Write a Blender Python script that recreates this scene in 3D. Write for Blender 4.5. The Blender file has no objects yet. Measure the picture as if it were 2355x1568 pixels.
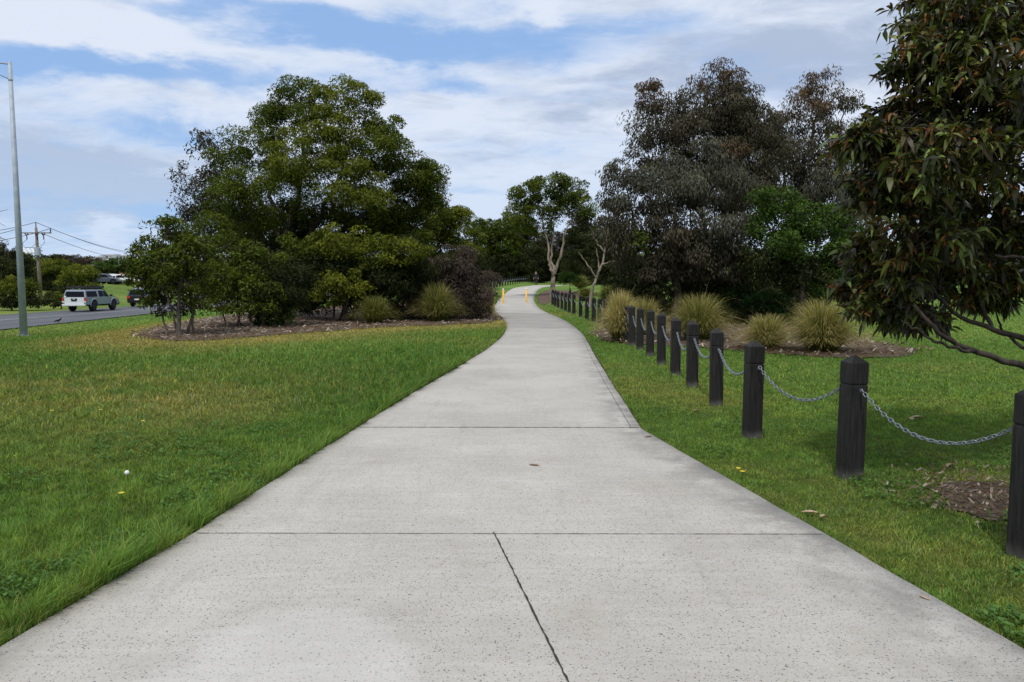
import bpy, math, random
import numpy as np
from mathutils import Vector, Matrix
R = np.random.default_rng(7); random.seed(7)
SC = bpy.context.scene; COL = SC.collection
rad = math.radians
# ------------------------------------------------------------------ camera
F, CX, CY, HOR, EYE = 1700.4, 1177.0, 784.0, 650.0, 1.55
PITCH = math.atan((CY-HOR)/F)
cam = bpy.data.cameras.new('camera'); cam_o = bpy.data.objects.new('camera', cam); COL.objects.link(cam_o)
cam.sensor_width = 36; cam.lens = 36*F/2354.0; cam.clip_end = 6000; cam.clip_start = 0.05
cam_o.location = (0, 0, EYE); cam_o.rotation_euler = (math.pi/2-PITCH, 0, 0)
SC.camera = cam_o
SC.render.resolution_x, SC.render.resolution_y = 1024, 682
SC.render.engine = 'CYCLES'
SC.view_settings.view_transform = 'Standard'; SC.view_settings.look = 'None'
SC.view_settings.exposure = 0.0; SC.view_settings.gamma = 1
# ------------------------------------------------------------------ sun and sky
SUN_EL, SUN_AZ = 58.0, 196.0          # azimuth clockwise from +Y (the way the camera looks)
sd = Vector((math.sin(rad(SUN_AZ))*math.cos(rad(SUN_EL)), math.cos(rad(SUN_AZ))*math.cos(rad(SUN_EL)), math.sin(rad(SUN_EL))))
sl = bpy.data.lights.new('sun', 'SUN'); sl.energy = 2.7; sl.angle = rad(3.0); sl.color = (1.0, .96, .89)
so = bpy.data.objects.new('sun', sl); COL.objects.link(so); so.rotation_euler = sd.to_track_quat('Z', 'Y').to_euler()

class NT:
    def __init__(s, tree): s.t = tree; s.n = tree.nodes; s.l = tree.links
    def node(s, typ, **kw):
        n = s.n.new(typ)
        for k, v in kw.items(): setattr(n, k, v)
        return n
    def put(s, sock, v):
        if isinstance(v, bpy.types.NodeSocket): s.l.new(v, sock)
        elif v is not None:
            if isinstance(v, (tuple, list)) and len(v) == 3 and sock.type == 'RGBA': v = (*v, 1)
            sock.default_value = v
    def m(s, op, a, b=None, c=None, clamp=False):
        n = s.node('ShaderNodeMath', operation=op, use_clamp=clamp)
        for i, v in enumerate((a, b, c)): s.put(n.inputs[i], v) if v is not None else None
        return n.outputs[0]
    def mix(s, f, a, b, blend='MIX'):
        n = s.node('ShaderNodeMix', data_type='RGBA', blend_type=blend)
        s.put(n.inputs[0], f); s.put(n.inputs[6], a); s.put(n.inputs[7], b)
        return n.outputs[2]
    def noise(s, vec, scale, detail=4, rough=.5, dist=0):
        n = s.node('ShaderNodeTexNoise'); s.put(n.inputs['Vector'], vec)
        n.inputs['Scale'].default_value = scale; n.inputs['Detail'].default_value = detail
        n.inputs['Roughness'].default_value = rough; n.inputs['Distortion'].default_value = dist
        return n.outputs['Fac']
    def ramp(s, f, lo, hi, a=0., b=1.):
        n = s.node('ShaderNodeMapRange', clamp=True, interpolation_type='SMOOTHSTEP'); s.put(n.inputs[0], f)
        for i, v in enumerate((lo, hi, a, b)): n.inputs[i+1].default_value = v
        return n.outputs[0]
    def mapping(s, vec, scale=(1, 1, 1), rot=(0, 0, 0), loc=(0, 0, 0)):
        n = s.node('ShaderNodeMapping'); s.put(n.inputs[0], vec)
        n.inputs['Location'].default_value = loc; n.inputs['Rotation'].default_value = rot; n.inputs['Scale'].default_value = scale
        return n.outputs[0]

def pix_dir(px, py):
    x = (px-CX)/F; y = -(py-CY)/F
    return np.array([x, math.cos(PITCH)+y*math.sin(PITCH), -math.sin(PITCH)+y*math.cos(PITCH)])

w = bpy.data.worlds.new('World'); SC.world = w; w.use_nodes = True
N = NT(w.node_tree); N.n.clear()
sky = N.node('ShaderNodeTexSky', sky_type='NISHITA', sun_disc=False, sun_elevation=rad(SUN_EL), sun_rotation=rad(SUN_AZ))
sky.air_density = 1.0; sky.dust_density = .6; sky.ozone_density = 1.4
gen = N.node('ShaderNodeTexCoord').outputs['Generated']
sp = N.node('ShaderNodeSeparateXYZ'); N.put(sp.inputs[0], gen); sx, sy, sz = sp.outputs
az = N.m('ARCTAN2', sx, sy); el = N.m('ARCSINE', sz)
zz = N.m('ADD', N.m('MAXIMUM', sz, 0.0), .13)
cmb = N.node('ShaderNodeCombineXYZ'); N.put(cmb.inputs[0], N.m('DIVIDE', sx, zz)); N.put(cmb.inputs[1], N.m('DIVIDE', sy, zz))
plane = cmb.outputs[0]
ae = N.node('ShaderNodeCombineXYZ'); N.put(ae.inputs[0], az); N.put(ae.inputs[1], N.m('MULTIPLY', el, 2.6)); aev = ae.outputs[0]
warp = N.m('SUBTRACT', N.noise(aev, 3.2, 5, .6), .5)
warp2 = N.m('SUBTRACT', N.noise(N.mapping(aev, loc=(5, 3, 1)), 4.5, 5, .6), .5)
def blobs(lst):
    tot = None
    for px, py, rx, ry, a in lst:
        d = pix_dir(px, py); d /= np.linalg.norm(d)
        a0 = math.atan2(d[0], d[1]); e0 = math.asin(d[2])
        dx = N.m('DIVIDE', N.m('SUBTRACT', N.m('ADD', az, N.m('MULTIPLY', warp, .34)), a0), rx/F)
        dy = N.m('DIVIDE', N.m('SUBTRACT', N.m('ADD', el, N.m('MULTIPLY', warp2, .12)), e0), ry/F)
        r2 = N.m('ADD', N.m('MULTIPLY', dx, dx), N.m('MULTIPLY', dy, dy))
        g = N.m('MULTIPLY', N.m('POWER', 2.718, N.m('MULTIPLY', r2, -1.0)), a)
        tot = g if tot is None else N.m('ADD', tot, g)
    return tot
blue = blobs([(760, 95, 330, 48, 1.05), (230, 158, 380, 32, 1.25), (1230, 70, 170, 55, .7), (500, 30, 260, 22, .5), (960, 120, 240, 36, .6), (40, 250, 200, 40, .4), (1300, 210, 200, 30, .3),
              (300, 505, 420, 60, .55), (380, 285, 70, 25, .5), (1010, 215, 200, 22, .4), (1500, 70, 160, 30, .35), (1050, 330, 160, 30, .3)])
grey = blobs([(180, 400, 360, 80, 1.1), (150, 470, 300, 50, .5), (1800, 90, 330, 85, .85), (1340, 240, 150, 45, .45), (1480, 160, 170, 45, .4), (1180, 340, 120, 26, .4), (620, 100, 110, 20, .35), (1980, 160, 260, 55, .4), (60, 20, 160, 18, .3)])
white = blobs([(305, 512, 42, 18, 1.3), (285, 548, 25, 12, .6), (1115, 478, 60, 20, .6), (250, 60, 420, 55, .8), (1250, 20, 90, 22, .6)])
fb = N.noise(N.mapping(plane, scale=(.75, 1, 1), rot=(0, 0, .25)), 2.2, 9, .64, .5)
fb2 = N.noise(N.mapping(plane, scale=(.7, 1, 1), rot=(0, 0, -.2), loc=(3, 7, 0)), 4.2, 9, .62, .4)
clear = N.m('ADD', N.m('SUBTRACT', blue, white), N.m('ADD', N.m('MULTIPLY', N.m('SUBTRACT', .53, fb), 2.0), N.m('MULTIPLY', N.m('SUBTRACT', .5, fb2), .9)))
clearf = N.ramp(clear, .0, 1.05)
skyc = N.mix(1.0, sky.outputs[0], (.098, .105, .112), 'MULTIPLY')
skyc = N.mix(.72, skyc, (.34, .55, .93))
greyf = N.m('ADD', N.m('SUBTRACT', grey, N.m('MULTIPLY', white, .5)), N.m('ADD', N.m('MULTIPLY', N.m('SUBTRACT', fb2, .47), 2.3), N.m('MULTIPLY', warp, .9)))
cloudc = N.mix(N.ramp(greyf, .0, 1.0), (.74, .81, .94), (.44, .53, .70))
cloudc = N.mix(N.ramp(el, 0.0, .26, .55, 0), cloudc, (.52, .69, .93))
tot = N.mix(clearf, cloudc, skyc)
below = N.ramp(el, -.03, .0)
tot = N.mix(below, (.12, .14, .10), tot)
bg = N.node('ShaderNodeBackground'); N.put(bg.inputs[0], tot); bg.inputs[1].default_value = 1.0
N.put(N.node('ShaderNodeOutputWorld').inputs[0], bg.outputs[0])

# ------------------------------------------------------------------ helpers
def sstep(a, b, x):
    t = np.clip((np.asarray(x, float)-a)/(b-a), 0, 1); return t*t*(3-2*t)
_YK = [-50, 33, 40, 47, 58, 75, 88, 115, 140, 400, 3000]; _ZK = [0, 0, .05, .16, .5, .97, 1.13, 1.55, 1.75, 1.9, 1.9]
def hgt(x, y):
    x = np.asarray(x, float); y = np.asarray(y, float)
    zc = sum(np.interp(y+d, _YK, _ZK) for d in (-3, -1.5, 0, 1.5, 3))/5.0
    t = sstep(-9, -23, x)
    z = zc*(1-t) - .8*t
    return z + 2.15*sstep(-41, -66, x)
def W(px, py, Y):
    d = pix_dir(px, py); t = Y/d[1]; return np.array([d[0]*t, Y, EYE+d[2]*t])
def G(px, py):
    d = pix_dir(px, py); t = .5; step = .02
    while t < 400:
        p = d*t
        if EYE+p[2] < hgt(p[0], p[1]): break
        step = max(.005, t*.0015); t += step
    return np.array([p[0], p[1], float(hgt(p[0], p[1]))])
def GR(X, Y): return np.array([X, Y, float(hgt(X, Y))])
_rg = {}
def vnoise(x, y, s, seed=0):
    if seed not in _rg: _rg[seed] = np.random.default_rng(100+seed).random((256, 256))
    g = _rg[seed]; u = np.asarray(x)/s+1000.3; v = np.asarray(y)/s+1000.7
    i = np.floor(u).astype(int); j = np.floor(v).astype(int); a = u-i; b = v-j; a = a*a*(3-2*a); b = b*b*(3-2*b)
    q = lambda p, r: g[p % 256, r % 256]
    return (q(i, j)*(1-a)+q(i+1, j)*a)*(1-b)+(q(i, j+1)*(1-a)+q(i+1, j+1)*a)*b
def fbm(x, y, s, seed=0): return .55*vnoise(x, y, s, seed)+.3*vnoise(x, y, s/2.1, seed+1)+.15*vnoise(x, y, s/4.3, seed+2)
def inpoly(x, y, P):
    ins = np.zeros(x.shape, bool); n = len(P); j = n-1
    for i in range(n):
        xi, yi = P[i]; xj, yj = P[j]
        if yi != yj:
            c = ((yi > y) != (yj > y)) & (x < (xj-xi)*(y-yi)/(yj-yi)+xi); ins ^= c
        j = i
    return ins
def polydist(x, y, P):
    d = np.full(x.shape, 1e9); n = len(P)
    for i in range(n):
        a = np.array(P[i]); b = np.array(P[(i+1) % n]); ab = b-a; L = (ab@ab)+1e-9
        t = np.clip(((x-a[0])*ab[0]+(y-a[1])*ab[1])/L, 0, 1)
        d = np.minimum(d, np.hypot(x-a[0]-t*ab[0], y-a[1]-t*ab[1]))
    return d
def mesh_np(name, V, quads=None, tris=None, mat=None, col=None, smooth=False):
    me = bpy.data.meshes.new(name); V = np.asarray(V, np.float32)
    me.vertices.add(len(V)); me.vertices.foreach_set('co', V.ravel())
    q = np.zeros((0, 4), np.int32) if quads is None or not len(quads) else np.asarray(quads, np.int32)
    t = np.zeros((0, 3), np.int32) if tris is None or not len(tris) else np.asarray(tris, np.int32)
    me.loops.add(q.size+t.size); me.loops.foreach_set('vertex_index', np.concatenate([q.ravel(), t.ravel()]))
    me.polygons.add(len(q)+len(t))
    tot = np.concatenate([np.full(len(q), 4), np.full(len(t), 3)]).astype(np.int32)
    st = np.concatenate([[0], np.cumsum(tot)[:-1]]).astype(np.int32)
    me.polygons.foreach_set('loop_start', st)
    try: me.polygons.foreach_set('loop_total', tot)
    except Exception: pass
    me.update(calc_edges=True)
    if smooth: me.polygons.foreach_set('use_smooth', np.ones(len(tot), bool))
    if col is not None:
        a = me.color_attributes.new('col', 'FLOAT_COLOR', 'POINT')
        c = np.ones((len(V), 4), np.float32); c[:, :3] = col; a.data.foreach_set('color', c.ravel())
    if mat: me.materials.append(mat)
    return me
def link(name, me, parent=None, loc=None, rot=None):
    o = bpy.data.objects.new(name, me); COL.objects.link(o)
    if parent: o.parent = parent
    if loc is not None: o.location = tuple(float(v) for v in loc)
    if rot is not None: o.rotation_euler = rot
    return o
def tag(o, label=None, cat=None, group=None, kind=None):
    for k, v in (('label', label), ('category', cat), ('group', group), ('kind', kind)):
        if v: o[k] = v
    return o
def thing(name, label, cat, loc=(0, 0, 0), rz=0, group=None):
    return tag(link(name, None, None, loc, (0, 0, rz)), label, cat, group)
def copy_tree(o, parent=None):
    c = o.copy(); COL.objects.link(c); c.parent = parent
    for ch in [k for k in bpy.data.objects if k.parent == o]: copy_tree(ch, c)
    return c

class MB:
    """collects polygons, builds one mesh"""
    def __init__(s): s.v = []; s.f = []; s.sm = []
    def add(s, vs, fs, smooth=False):
        o = len(s.v); s.v += [tuple(map(float, v)) for v in vs]; s.f += [tuple(i+o for i in f) for f in fs]; s.sm += [smooth]*len(fs); return s
    def box(s, x0, x1, y0, y1, z0, z1):
        return s.add([(x0, y0, z0), (x1, y0, z0), (x1, y1, z0), (x0, y1, z0), (x0, y0, z1), (x1, y0, z1), (x1, y1, z1), (x0, y1, z1)],
                     [(0, 3, 2, 1), (4, 5, 6, 7), (0, 1, 5, 4), (1, 2, 6, 5), (2, 3, 7, 6), (3, 0, 4, 7)])
    def rings(s, rings, cap=True, smooth=False):
        n = len(rings[0]); vs = [p for r in rings for p in r]; fs = []
        for k in range(len(rings)-1):
            for i in range(n):
                j = (i+1) % n; fs.append((k*n+i, k*n+j, (k+1)*n+j, (k+1)*n+i))
        s.add(vs, fs, smooth)
        if cap:
            o = len(s.v)-len(vs)
            s.f.append(tuple(o+i for i in reversed(range(n)))); s.f.append(tuple(o+(len(rings)-1)*n+i for i in range(n))); s.sm += [False, False]
        return s
    def tube(s, pts, rs, n=8, cap=True):
        pts = [np.array(p, float) for p in pts]
        if not hasattr(rs, '__len__'): rs = [rs]*len(pts)
        V, Q = tube(np.array(pts), np.array(rs), n)
        o = len(s.v); s.add(V, [tuple(q) for q in Q], True)
        if cap:
            s.f.append(tuple(o+i for i in reversed(range(n)))); s.f.append(tuple(o+(len(pts)-1)*n+i for i in range(n))); s.sm += [False, False]
        return s
    def lathe(s, prof, n=16, axis='z', c=(0, 0, 0)):
        rr = []
        for r, h in prof:
            ring = []
            for i in range(n):
                a = 2*math.pi*i/n
                p = (r*math.cos(a), r*math.sin(a), h) if axis == 'z' else (r*math.cos(a), h, r*math.sin(a))
                ring.append((p[0]+c[0], p[1]+c[1], p[2]+c[2]))
            rr.append(ring)
        return s.rings(rr, True, True)
    def build(s, name, mat, parent=None, loc=None, rot=None, bevel=0, seg=2):
        me = bpy.data.meshes.new(name); me.from_pydata(s.v, [], s.f); me.update()
        me.polygons.foreach_set('use_smooth', s.sm)
        if mat: me.materials.append(mat)
        import bmesh
        b = bmesh.new(); b.from_mesh(me); bmesh.ops.recalc_face_normals(b, faces=b.faces); b.to_mesh(me); b.free()
        o = link(name, me, parent, loc, rot)
        if bevel:
            m = o.modifiers.new('bevel', 'BEVEL'); m.width = bevel; m.segments = seg; m.limit_method = 'ANGLE'
        return o
def tube(P, r, n=6):
    P = np.asarray(P, float); k = len(P); r = np.broadcast_to(np.asarray(r, float), (k,))
    T = np.gradient(P, axis=0); T /= np.linalg.norm(T, axis=1)[:, None]+1e-9
    ref = np.array([0, 0, 1.]) if abs(T[:, 2]).mean() < .8 else np.array([1., 0, 0])
    A = np.cross(T, ref); A /= np.linalg.norm(A, axis=1)[:, None]+1e-9; B = np.cross(T, A)
    an = np.arange(n)*2*math.pi/n
    V = P[:, None]+r[:, None, None]*(A[:, None]*np.cos(an)[None, :, None]+B[:, None]*np.sin(an)[None, :, None])
    i = np.arange(k-1)[:, None]*n; a = np.arange(n)[None]; b = (a+1) % n
    Q = np.stack([i+a, i+b, i+n+b, i+n+a], -1).reshape(-1, 4)
    return V.reshape(-1, 3), Q

# ------------------------------------------------------------------ materials
def new_mat(name):
    m = bpy.data.materials.new(name); m.use_nodes = True; n = NT(m.node_tree); n.n.clear()
    out = n.node('ShaderNodeOutputMaterial'); return m, n, out
def pbr(n, out, col, rough=.7, metal=0, spec=.4, bump=None, bstr=.3, bdist=.01):
    p = n.node('ShaderNodeBsdfPrincipled'); n.put(p.inputs['Base Color'], col); n.put(p.inputs['Roughness'], rough)
    n.put(p.inputs['Metallic'], metal); n.put(p.inputs['Specular IOR Level'], spec)
    if bump is not None:
        b = n.node('ShaderNodeBump'); n.put(b.inputs['Height'], bump); b.inputs['Strength'].default_value = bstr; b.inputs['Distance'].default_value = bdist
        n.l.new(b.outputs[0], p.inputs['Normal'])
    n.l.new(p.outputs[0], out.inputs[0]); return p
def simple(name, col, rough=.6, metal=0, spec=.4, vary=.12, scale=8):
    m, n, o = new_mat(name); c = n.node('ShaderNodeTexCoord').outputs['Object']
    f = n.noise(c, scale, 5, .6)
    k = n.mix(n.ramp(f, .3, .7), tuple(v*(1-vary) for v in col), tuple(min(1, v*(1+vary)) for v in col))
    pbr(n, o, k, rough, metal, spec, f, .1, .005); return m
def leafmat(name, trans=.3, rough=.5, spec=.35):
    m, n, o = new_mat(name)
    a = n.node('ShaderNodeAttribute', attribute_name='col').outputs['Color']
    p = n.node('ShaderNodeBsdfPrincipled'); n.put(p.inputs['Base Color'], a); n.put(p.inputs['Roughness'], rough); n.put(p.inputs['Specular IOR Level'], spec)
    t = n.node('ShaderNodeBsdfTranslucent'); n.put(t.inputs[0], n.mix(1, a, (1.1, 1.15, .55), 'MULTIPLY'))
    mx = n.node('ShaderNodeMixShader'); mx.inputs[0].default_value = trans
    n.l.new(p.outputs[0], mx.inputs[1]); n.l.new(t.outputs[0], mx.inputs[2]); n.l.new(mx.outputs[0], o.inputs[0]); return m
def barkmat(name, a, b, zs=.25, sc=14):
    m, n, o = new_mat(name); c = n.node('ShaderNodeTexCoord').outputs['Object']
    f = n.noise(n.mapping(c, scale=(1, 1, zs)), sc, 6, .65); g = n.noise(c, 1.6, 3)
    k = n.mix(n.ramp(n.m('ADD', n.m('MULTIPLY', f, .6), n.m('MULTIPLY', g, .4)), .38, .62), a, b)
    pbr(n, o, k, .9, 0, .15, f, .6, .02); return m
M = {}
M['leaf'] = leafmat('leaf', .26, .6, .12); M['gloss_leaf'] = leafmat('gloss_leaf', .25, .42, .32)
M['blade'] = leafmat('blade', .35, .6, .2)
M['bark_dark'] = barkmat('bark_dark', (.025, .02, .017), (.07, .058, .048))
M['bark_pale'] = barkmat('bark_pale', (.10, .08, .06), (.30, .25, .195), .15, 5)
M['bark_grey'] = barkmat('bark_grey', (.05, .042, .035), (.14, .12, .10))
M['galv'] = simple('galvanised_steel', (.33, .38, .43), .6, .15, .4, .12, 5)
M['chain'] = simple('chain_steel', (.22, .245, .27), .45, .6, .5, .2, 60)
M['white'] = simple('white_paint', (.72, .73, .72), .45)
M['yellow'] = simple('yellow_paint', (.75, .42, .04), .45)
M['pole_wood'] = barkmat('pole_wood', (.14, .11, .085), (.26, .215, .17), .08, 20)
M['rubber'] = simple('rubber', (.018, .018, .019), .8, 0, .2)
M['darkmetal'] = simple('dark_metal', (.02, .021, .024), .45, .2, .4)
M['wire'] = simple('wire_metal', (.06, .065, .075), .5)
M['red'] = simple('red_lens', (.45, .02, .02), .2, 0, .6)
M['plate'] = simple('plate_white', (.65, .66, .66), .4)
M['orange_roof'] = simple('terracotta_roof', (.33, .10, .05), .8)
M['cream'] = simple('cream_wall', (.55, .54, .50), .8)
M['greyroof'] = simple('grey_roof', (.25, .26, .28), .7)
M['cloth'] = simple('black_cloth', (.012, .012, .015), .9)
M['skin'] = simple('skin', (.42, .24, .17), .55)
M['shoe'] = simple('pale_shoe', (.55, .55, .55), .6)
M['hair'] = simple('dark_hair', (.03, .02, .015), .6)
def carpaint(name, col, metal=.5):
    m, n, o = new_mat(name); p = pbr(n, o, col, .32, metal, .5); p.inputs['Coat Weight'].default_value = .6; p.inputs['Coat Roughness'].default_value = .08; return m
M['silver'] = carpaint('silver_paint_shaded', (.22, .26, .30), .3); M['blackcar'] = carpaint('black_paint', (.012, .013, .02), .2)  # ute silver is darkened to paint in the shade on its side
M['whitecar'] = carpaint('white_car_paint', (.7, .71, .72), 0); M['bluecar'] = carpaint('blue_grey_paint', (.05, .06, .09), .3)
m_, n_, o_ = new_mat('car_glass'); pbr(n_, o_, (.008, .010, .014), .3, 0, .03); M['glass'] = m_
# black bollard timber
m_, n_, o_ = new_mat('black_stained_timber'); c_ = n_.node('ShaderNodeTexCoord').outputs['Object']
f_ = n_.noise(n_.mapping(c_, scale=(1, 1, .07)), 70, 5, .65); g_ = n_.noise(c_, 9, 5, .6)
s_ = n_.node('ShaderNodeSeparateXYZ'); n_.put(s_.inputs[0], c_)
k_ = n_.mix(n_.ramp(f_, .35, .7), (.0075, .0068, .0065), (.024, .022, .021))
k_ = n_.mix(n_.m('MULTIPLY', n_.ramp(n_.m('ADD', s_.outputs[2], n_.m('MULTIPLY', g_, -.16)), -.06, .05, 1, 0), .35), k_, (.20, .19, .17))
k_ = n_.mix(n_.m('MULTIPLY', n_.ramp(g_, .6, .75), .25), k_, (.07, .07, .07))
pbr(n_, o_, k_, .62, 0, .28, f_, .5, .004); M['bollard'] = m_
# concrete
m_, n_, o_ = new_mat('exposed_concrete'); c_ = n_.node('ShaderNodeTexCoord').outputs['Object']
att = n_.node('ShaderNodeAttribute', attribute_name='col'); sep = n_.node('ShaderNodeSeparateColor'); n_.put(sep.inputs[0], att.outputs['Color'])
edge, tone = sep.outputs[0], sep.outputs[1]
big = n_.noise(c_, .7, 5, .6); med = n_.noise(c_, 5, 6, .65); fine = n_.noise(c_, 95, 4, .7)
streak = n_.noise(n_.mapping(c_, scale=(.5, 5, 1)), 3.5, 5, .65)
base = n_.mix(n_.ramp(big, .3, .7), (.375, .35, .31), (.475, .45, .405))
base = n_.mix(n_.m('MULTIPLY', n_.ramp(med, .42, .68), .30), base, (.37, .355, .325))
base = n_.mix(n_.m('MULTIPLY', n_.ramp(streak, .45, .7), .20), base, (.60, .59, .565))
base = n_.mix(n_.ramp(fine, .38, .66, 0, .42), base, (.32, .305, .28))
def speck(scale, thr, col, amt, gate):
    global base
    v = n_.node('ShaderNodeTexVoronoi'); n_.put(v.inputs['Vector'], n_.mapping(c_, scale=(1, 1, 1), loc=(scale, 0, 0))); v.inputs['Scale'].default_value = scale
    sc2 = n_.node('ShaderNodeSeparateColor'); n_.put(sc2.inputs[0], v.outputs['Color'])
    rr = n_.m('MULTIPLY', sc2.outputs[0], thr)
    msk = n_.m('LESS_THAN', v.outputs['Distance'], rr)
    msk = n_.m('MULTIPLY', msk, n_.m('MULTIPLY', n_.m('GREATER_THAN', sc2.outputs[1], gate), amt))
    base = n_.mix(msk, base, col); return msk
b1 = speck(85, .42, (.085, .085, .088), .85, .72); b2 = speck(130, .5, (.16, .13, .10), .75, .6); b3 = speck(100, .40, (.60, .57, .52), .5, .85); b4 = speck(34, .24, (.075, .075, .08), .75, .88)
xyz = n_.node('ShaderNodeSeparateXYZ'); n_.put(xyz.inputs[0], c_)
pg = [(.0, 2.72, 1.05, .52)]
ex = n_.m('DIVIDE', n_.m('ADD', xyz.outputs[0], .88), .52); ey = n_.m('DIVIDE', n_.m('SUBTRACT', xyz.outputs[1], 2.62), .72)
er = n_.m('ADD', n_.m('ADD', n_.m('MULTIPLY', ex, ex), n_.m('MULTIPLY', ey, ey)), n_.m('MULTIPLY', n_.m('SUBTRACT', med, .5), 1.4))
base = n_.mix(n_.m('MULTIPLY', n_.ramp(er, .6, 1.35, 1, 0), .24), base, (.62, .615, .60))
blot = n_.noise(n_.mapping(c_, loc=(4, 2, 0)), 1.3, 6, .7)
base = n_.mix(n_.m('MULTIPLY', n_.ramp(blot, .55, .72), .30), base, (.29, .26, .215))
drip = n_.noise(n_.mapping(c_, scale=(3.5, .35, 1), loc=(1, 9, 0)), 1.6, 5, .65)
base = n_.mix(n_.m('MULTIPLY', n_.ramp(drip, .56, .70), .22), base, (.25, .24, .22))
stain = n_.noise(c_, 2.2, 6, .7)
em = n_.m('MULTIPLY', n_.ramp(edge, .05, .85), n_.ramp(stain, .38, .62))
base = n_.mix(n_.m('MULTIPLY', em, .62), base, (.17, .165, .15))
base = n_.mix(1, base, n_.mix(tone, (.60, .60, .62), (1, 1, 1)), 'MULTIPLY')
hgt_ = n_.m('SUBTRACT', n_.m('ADD', n_.m('MULTIPLY', fine, .6), n_.m('MULTIPLY', med, .5)), n_.m('MULTIPLY', n_.m('ADD', b1, b2), .5))
pbr(n_, o_, base, .88, 0, .2, hgt_, .35, .004); M['concrete'] = m_
m_, n_, o_ = new_mat('joint_dark'); pbr(n_, o_, (.045, .043, .035), 1, 0, .1); M['joint'] = m_
# asphalt
m_, n_, o_ = new_mat('asphalt'); c_ = n_.node('ShaderNodeTexCoord').outputs['Object']
f_ = n_.noise(c_, 60, 4, .7); g_ = n_.noise(n_.mapping(c_, scale=(1, .12, 1)), .8, 4)
k_ = n_.mix(n_.ramp(g_, .3, .7), (.065, .068, .078), (.095, .098, .108)); k_ = n_.mix(n_.ramp(f_, .4, .7, 0, .3), k_, (.15, .15, .155))
pbr(n_, o_, k_, .85, 0, .3, f_, .3, .01); M['asphalt'] = m_
m_, n_, o_ = new_mat('line_paint'); c_ = n_.node('ShaderNodeTexCoord').outputs['Object']
pbr(n_, o_, n_.mix(n_.ramp(n_.noise(c_, 9, 6, .7), .4, .62), (.55, .55, .53), (.28, .28, .28)), .7); M['paint'] = m_
m_, n_, o_ = new_mat('dark_soil'); pbr(n_, o_, (.035, .026, .018), 1, 0, .05); M['soil'] = m_
# ground (lawn soil + turf)
m_, n_, o_ = new_mat('lawn_turf'); c_ = n_.node('ShaderNodeTexCoord').outputs['Object']
a_ = n_.node('ShaderNodeAttribute', attribute_name='col').outputs['Color']
f_ = n_.noise(c_, 22, 6, .75); g_ = n_.noise(c_, 2.3, 6, .65); h_ = n_.noise(n_.mapping(c_, scale=(1, 1, 1)), .45, 4, .6)
k_ = n_.mix(1, a_, n_.mix(n_.ramp(g_, .32, .68), (.72, .76, .70), (1.25, 1.22, 1.2)), 'MULTIPLY')
k_ = n_.mix(1, k_, n_.mix(n_.ramp(f_, .3, .72), (.5, .52, .5), (1.4, 1.4, 1.35)), 'MULTIPLY')
k_ = n_.mix(n_.m('MULTIPLY', n_.ramp(h_, .52, .72), .25), k_, (.16, .15, .05))
pbr(n_, o_, k_, .95, 0, .1, f_, .8, .05); M['lawn'] = m_
m_, n_, o_ = new_mat('bark_mulch'); c_ = n_.node('ShaderNodeTexCoord').outputs['Object']
f_ = n_.noise(n_.mapping(c_, rot=(0, 0, .5), scale=(1, 2.2, 1)), 16, 7, .75); g_ = n_.noise(c_, 1.3, 5)
k_ = n_.mix(n_.ramp(f_, .3, .72), (.045, .032, .024), (.20, .155, .12)); k_ = n_.mix(n_.ramp(g_, .35, .65, 0, .5), k_, (.10, .055, .032))
pbr(n_, o_, k_, .95, 0, .1, f_, 1, .04); M['mulch'] = m_

# ------------------------------------------------------------------ layout curves (world metres)
def edge_curve(pts):
    P = np.array([G(*p)[:2] for p in pts]); P = P[np.argsort(P[:, 1])]; return P[:, 1], P[:, 0]
S = 1/1.0875
Lp = [(-120, 1588), (0, 1508), (439, 1243), (735, 1045), (940, 915), (1050, 850), (1110, 813), (1150, 781), (1164, 760),
      (1165, 745), (1140, 720), (1139, 701), (1157, 680.5), (1169, 669.5), (1191, 661.2), (1215, 658.2)]
Rp = [(2500, 1602), (2354, 1513), (1925, 1258), (1475, 995), (1440, 940), (1402, 880), (1366, 818), (1340, 772), (1321, 754), (1292, 735), (1255, 719),
      (1230, 698), (1227, 688), (1230, 678), (1242, 664), (1262, 659.2)]
ly, lx = edge_curve(Lp); ry, rx = edge_curve(Rp)
ly_, ry_ = ly, ry; ly = np.concatenate([[-4], ly, [ly[-1]+6, ly[-1]+10]]); lx = np.concatenate([[lx[0]-(ly_[0]+4)*(lx[1]-lx[0])/(ly_[1]-ly_[0])], lx, [lx[-1]+1.5, lx[-1]+4]])
ry = np.concatenate([[-4], ry, [ry[-1]+4, ry[-1]+8]]); rx = np.concatenate([[rx[0]-(ry_[0]+4)*(rx[1]-rx[0])/(ry_[1]-ry_[0])], rx, [rx[-1]+1.2, rx[-1]+3]])
def lin_slope(ys, xs): return (xs[1]-xs[0])/(ys[1]-ys[0])
KINK = G(1475, 995)[1]; NEAR = G(1110, 813)[1]
def herm(y, ys, xs):
    m = np.gradient(xs, ys); i = np.clip(np.searchsorted(ys, y)-1, 0, len(ys)-2); h = ys[i+1]-ys[i]; t = np.clip((y-ys[i])/h, 0, 1)
    c = (2*t**3-3*t**2+1)*xs[i]+(t**3-2*t**2+t)*h*m[i]+(-2*t**3+3*t**2)*xs[i+1]+(t**3-t**2)*h*m[i+1]
    return np.where(y < NEAR, np.interp(y, ys, xs), c)
def xl(y): return herm(np.asarray(y, float), ly, lx)
def xr(y): return herm(np.asarray(y, float), ry, rx)
YEND = min(ly[-1], ry[-1])
def on_path(x, y, pad=0.0): return (x > xl(y)-pad) & (x < xr(y)+pad) & (y < YEND)
def road_near(y): return -25.2-np.clip((y-36)*.10, -2, 3.0)
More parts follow.
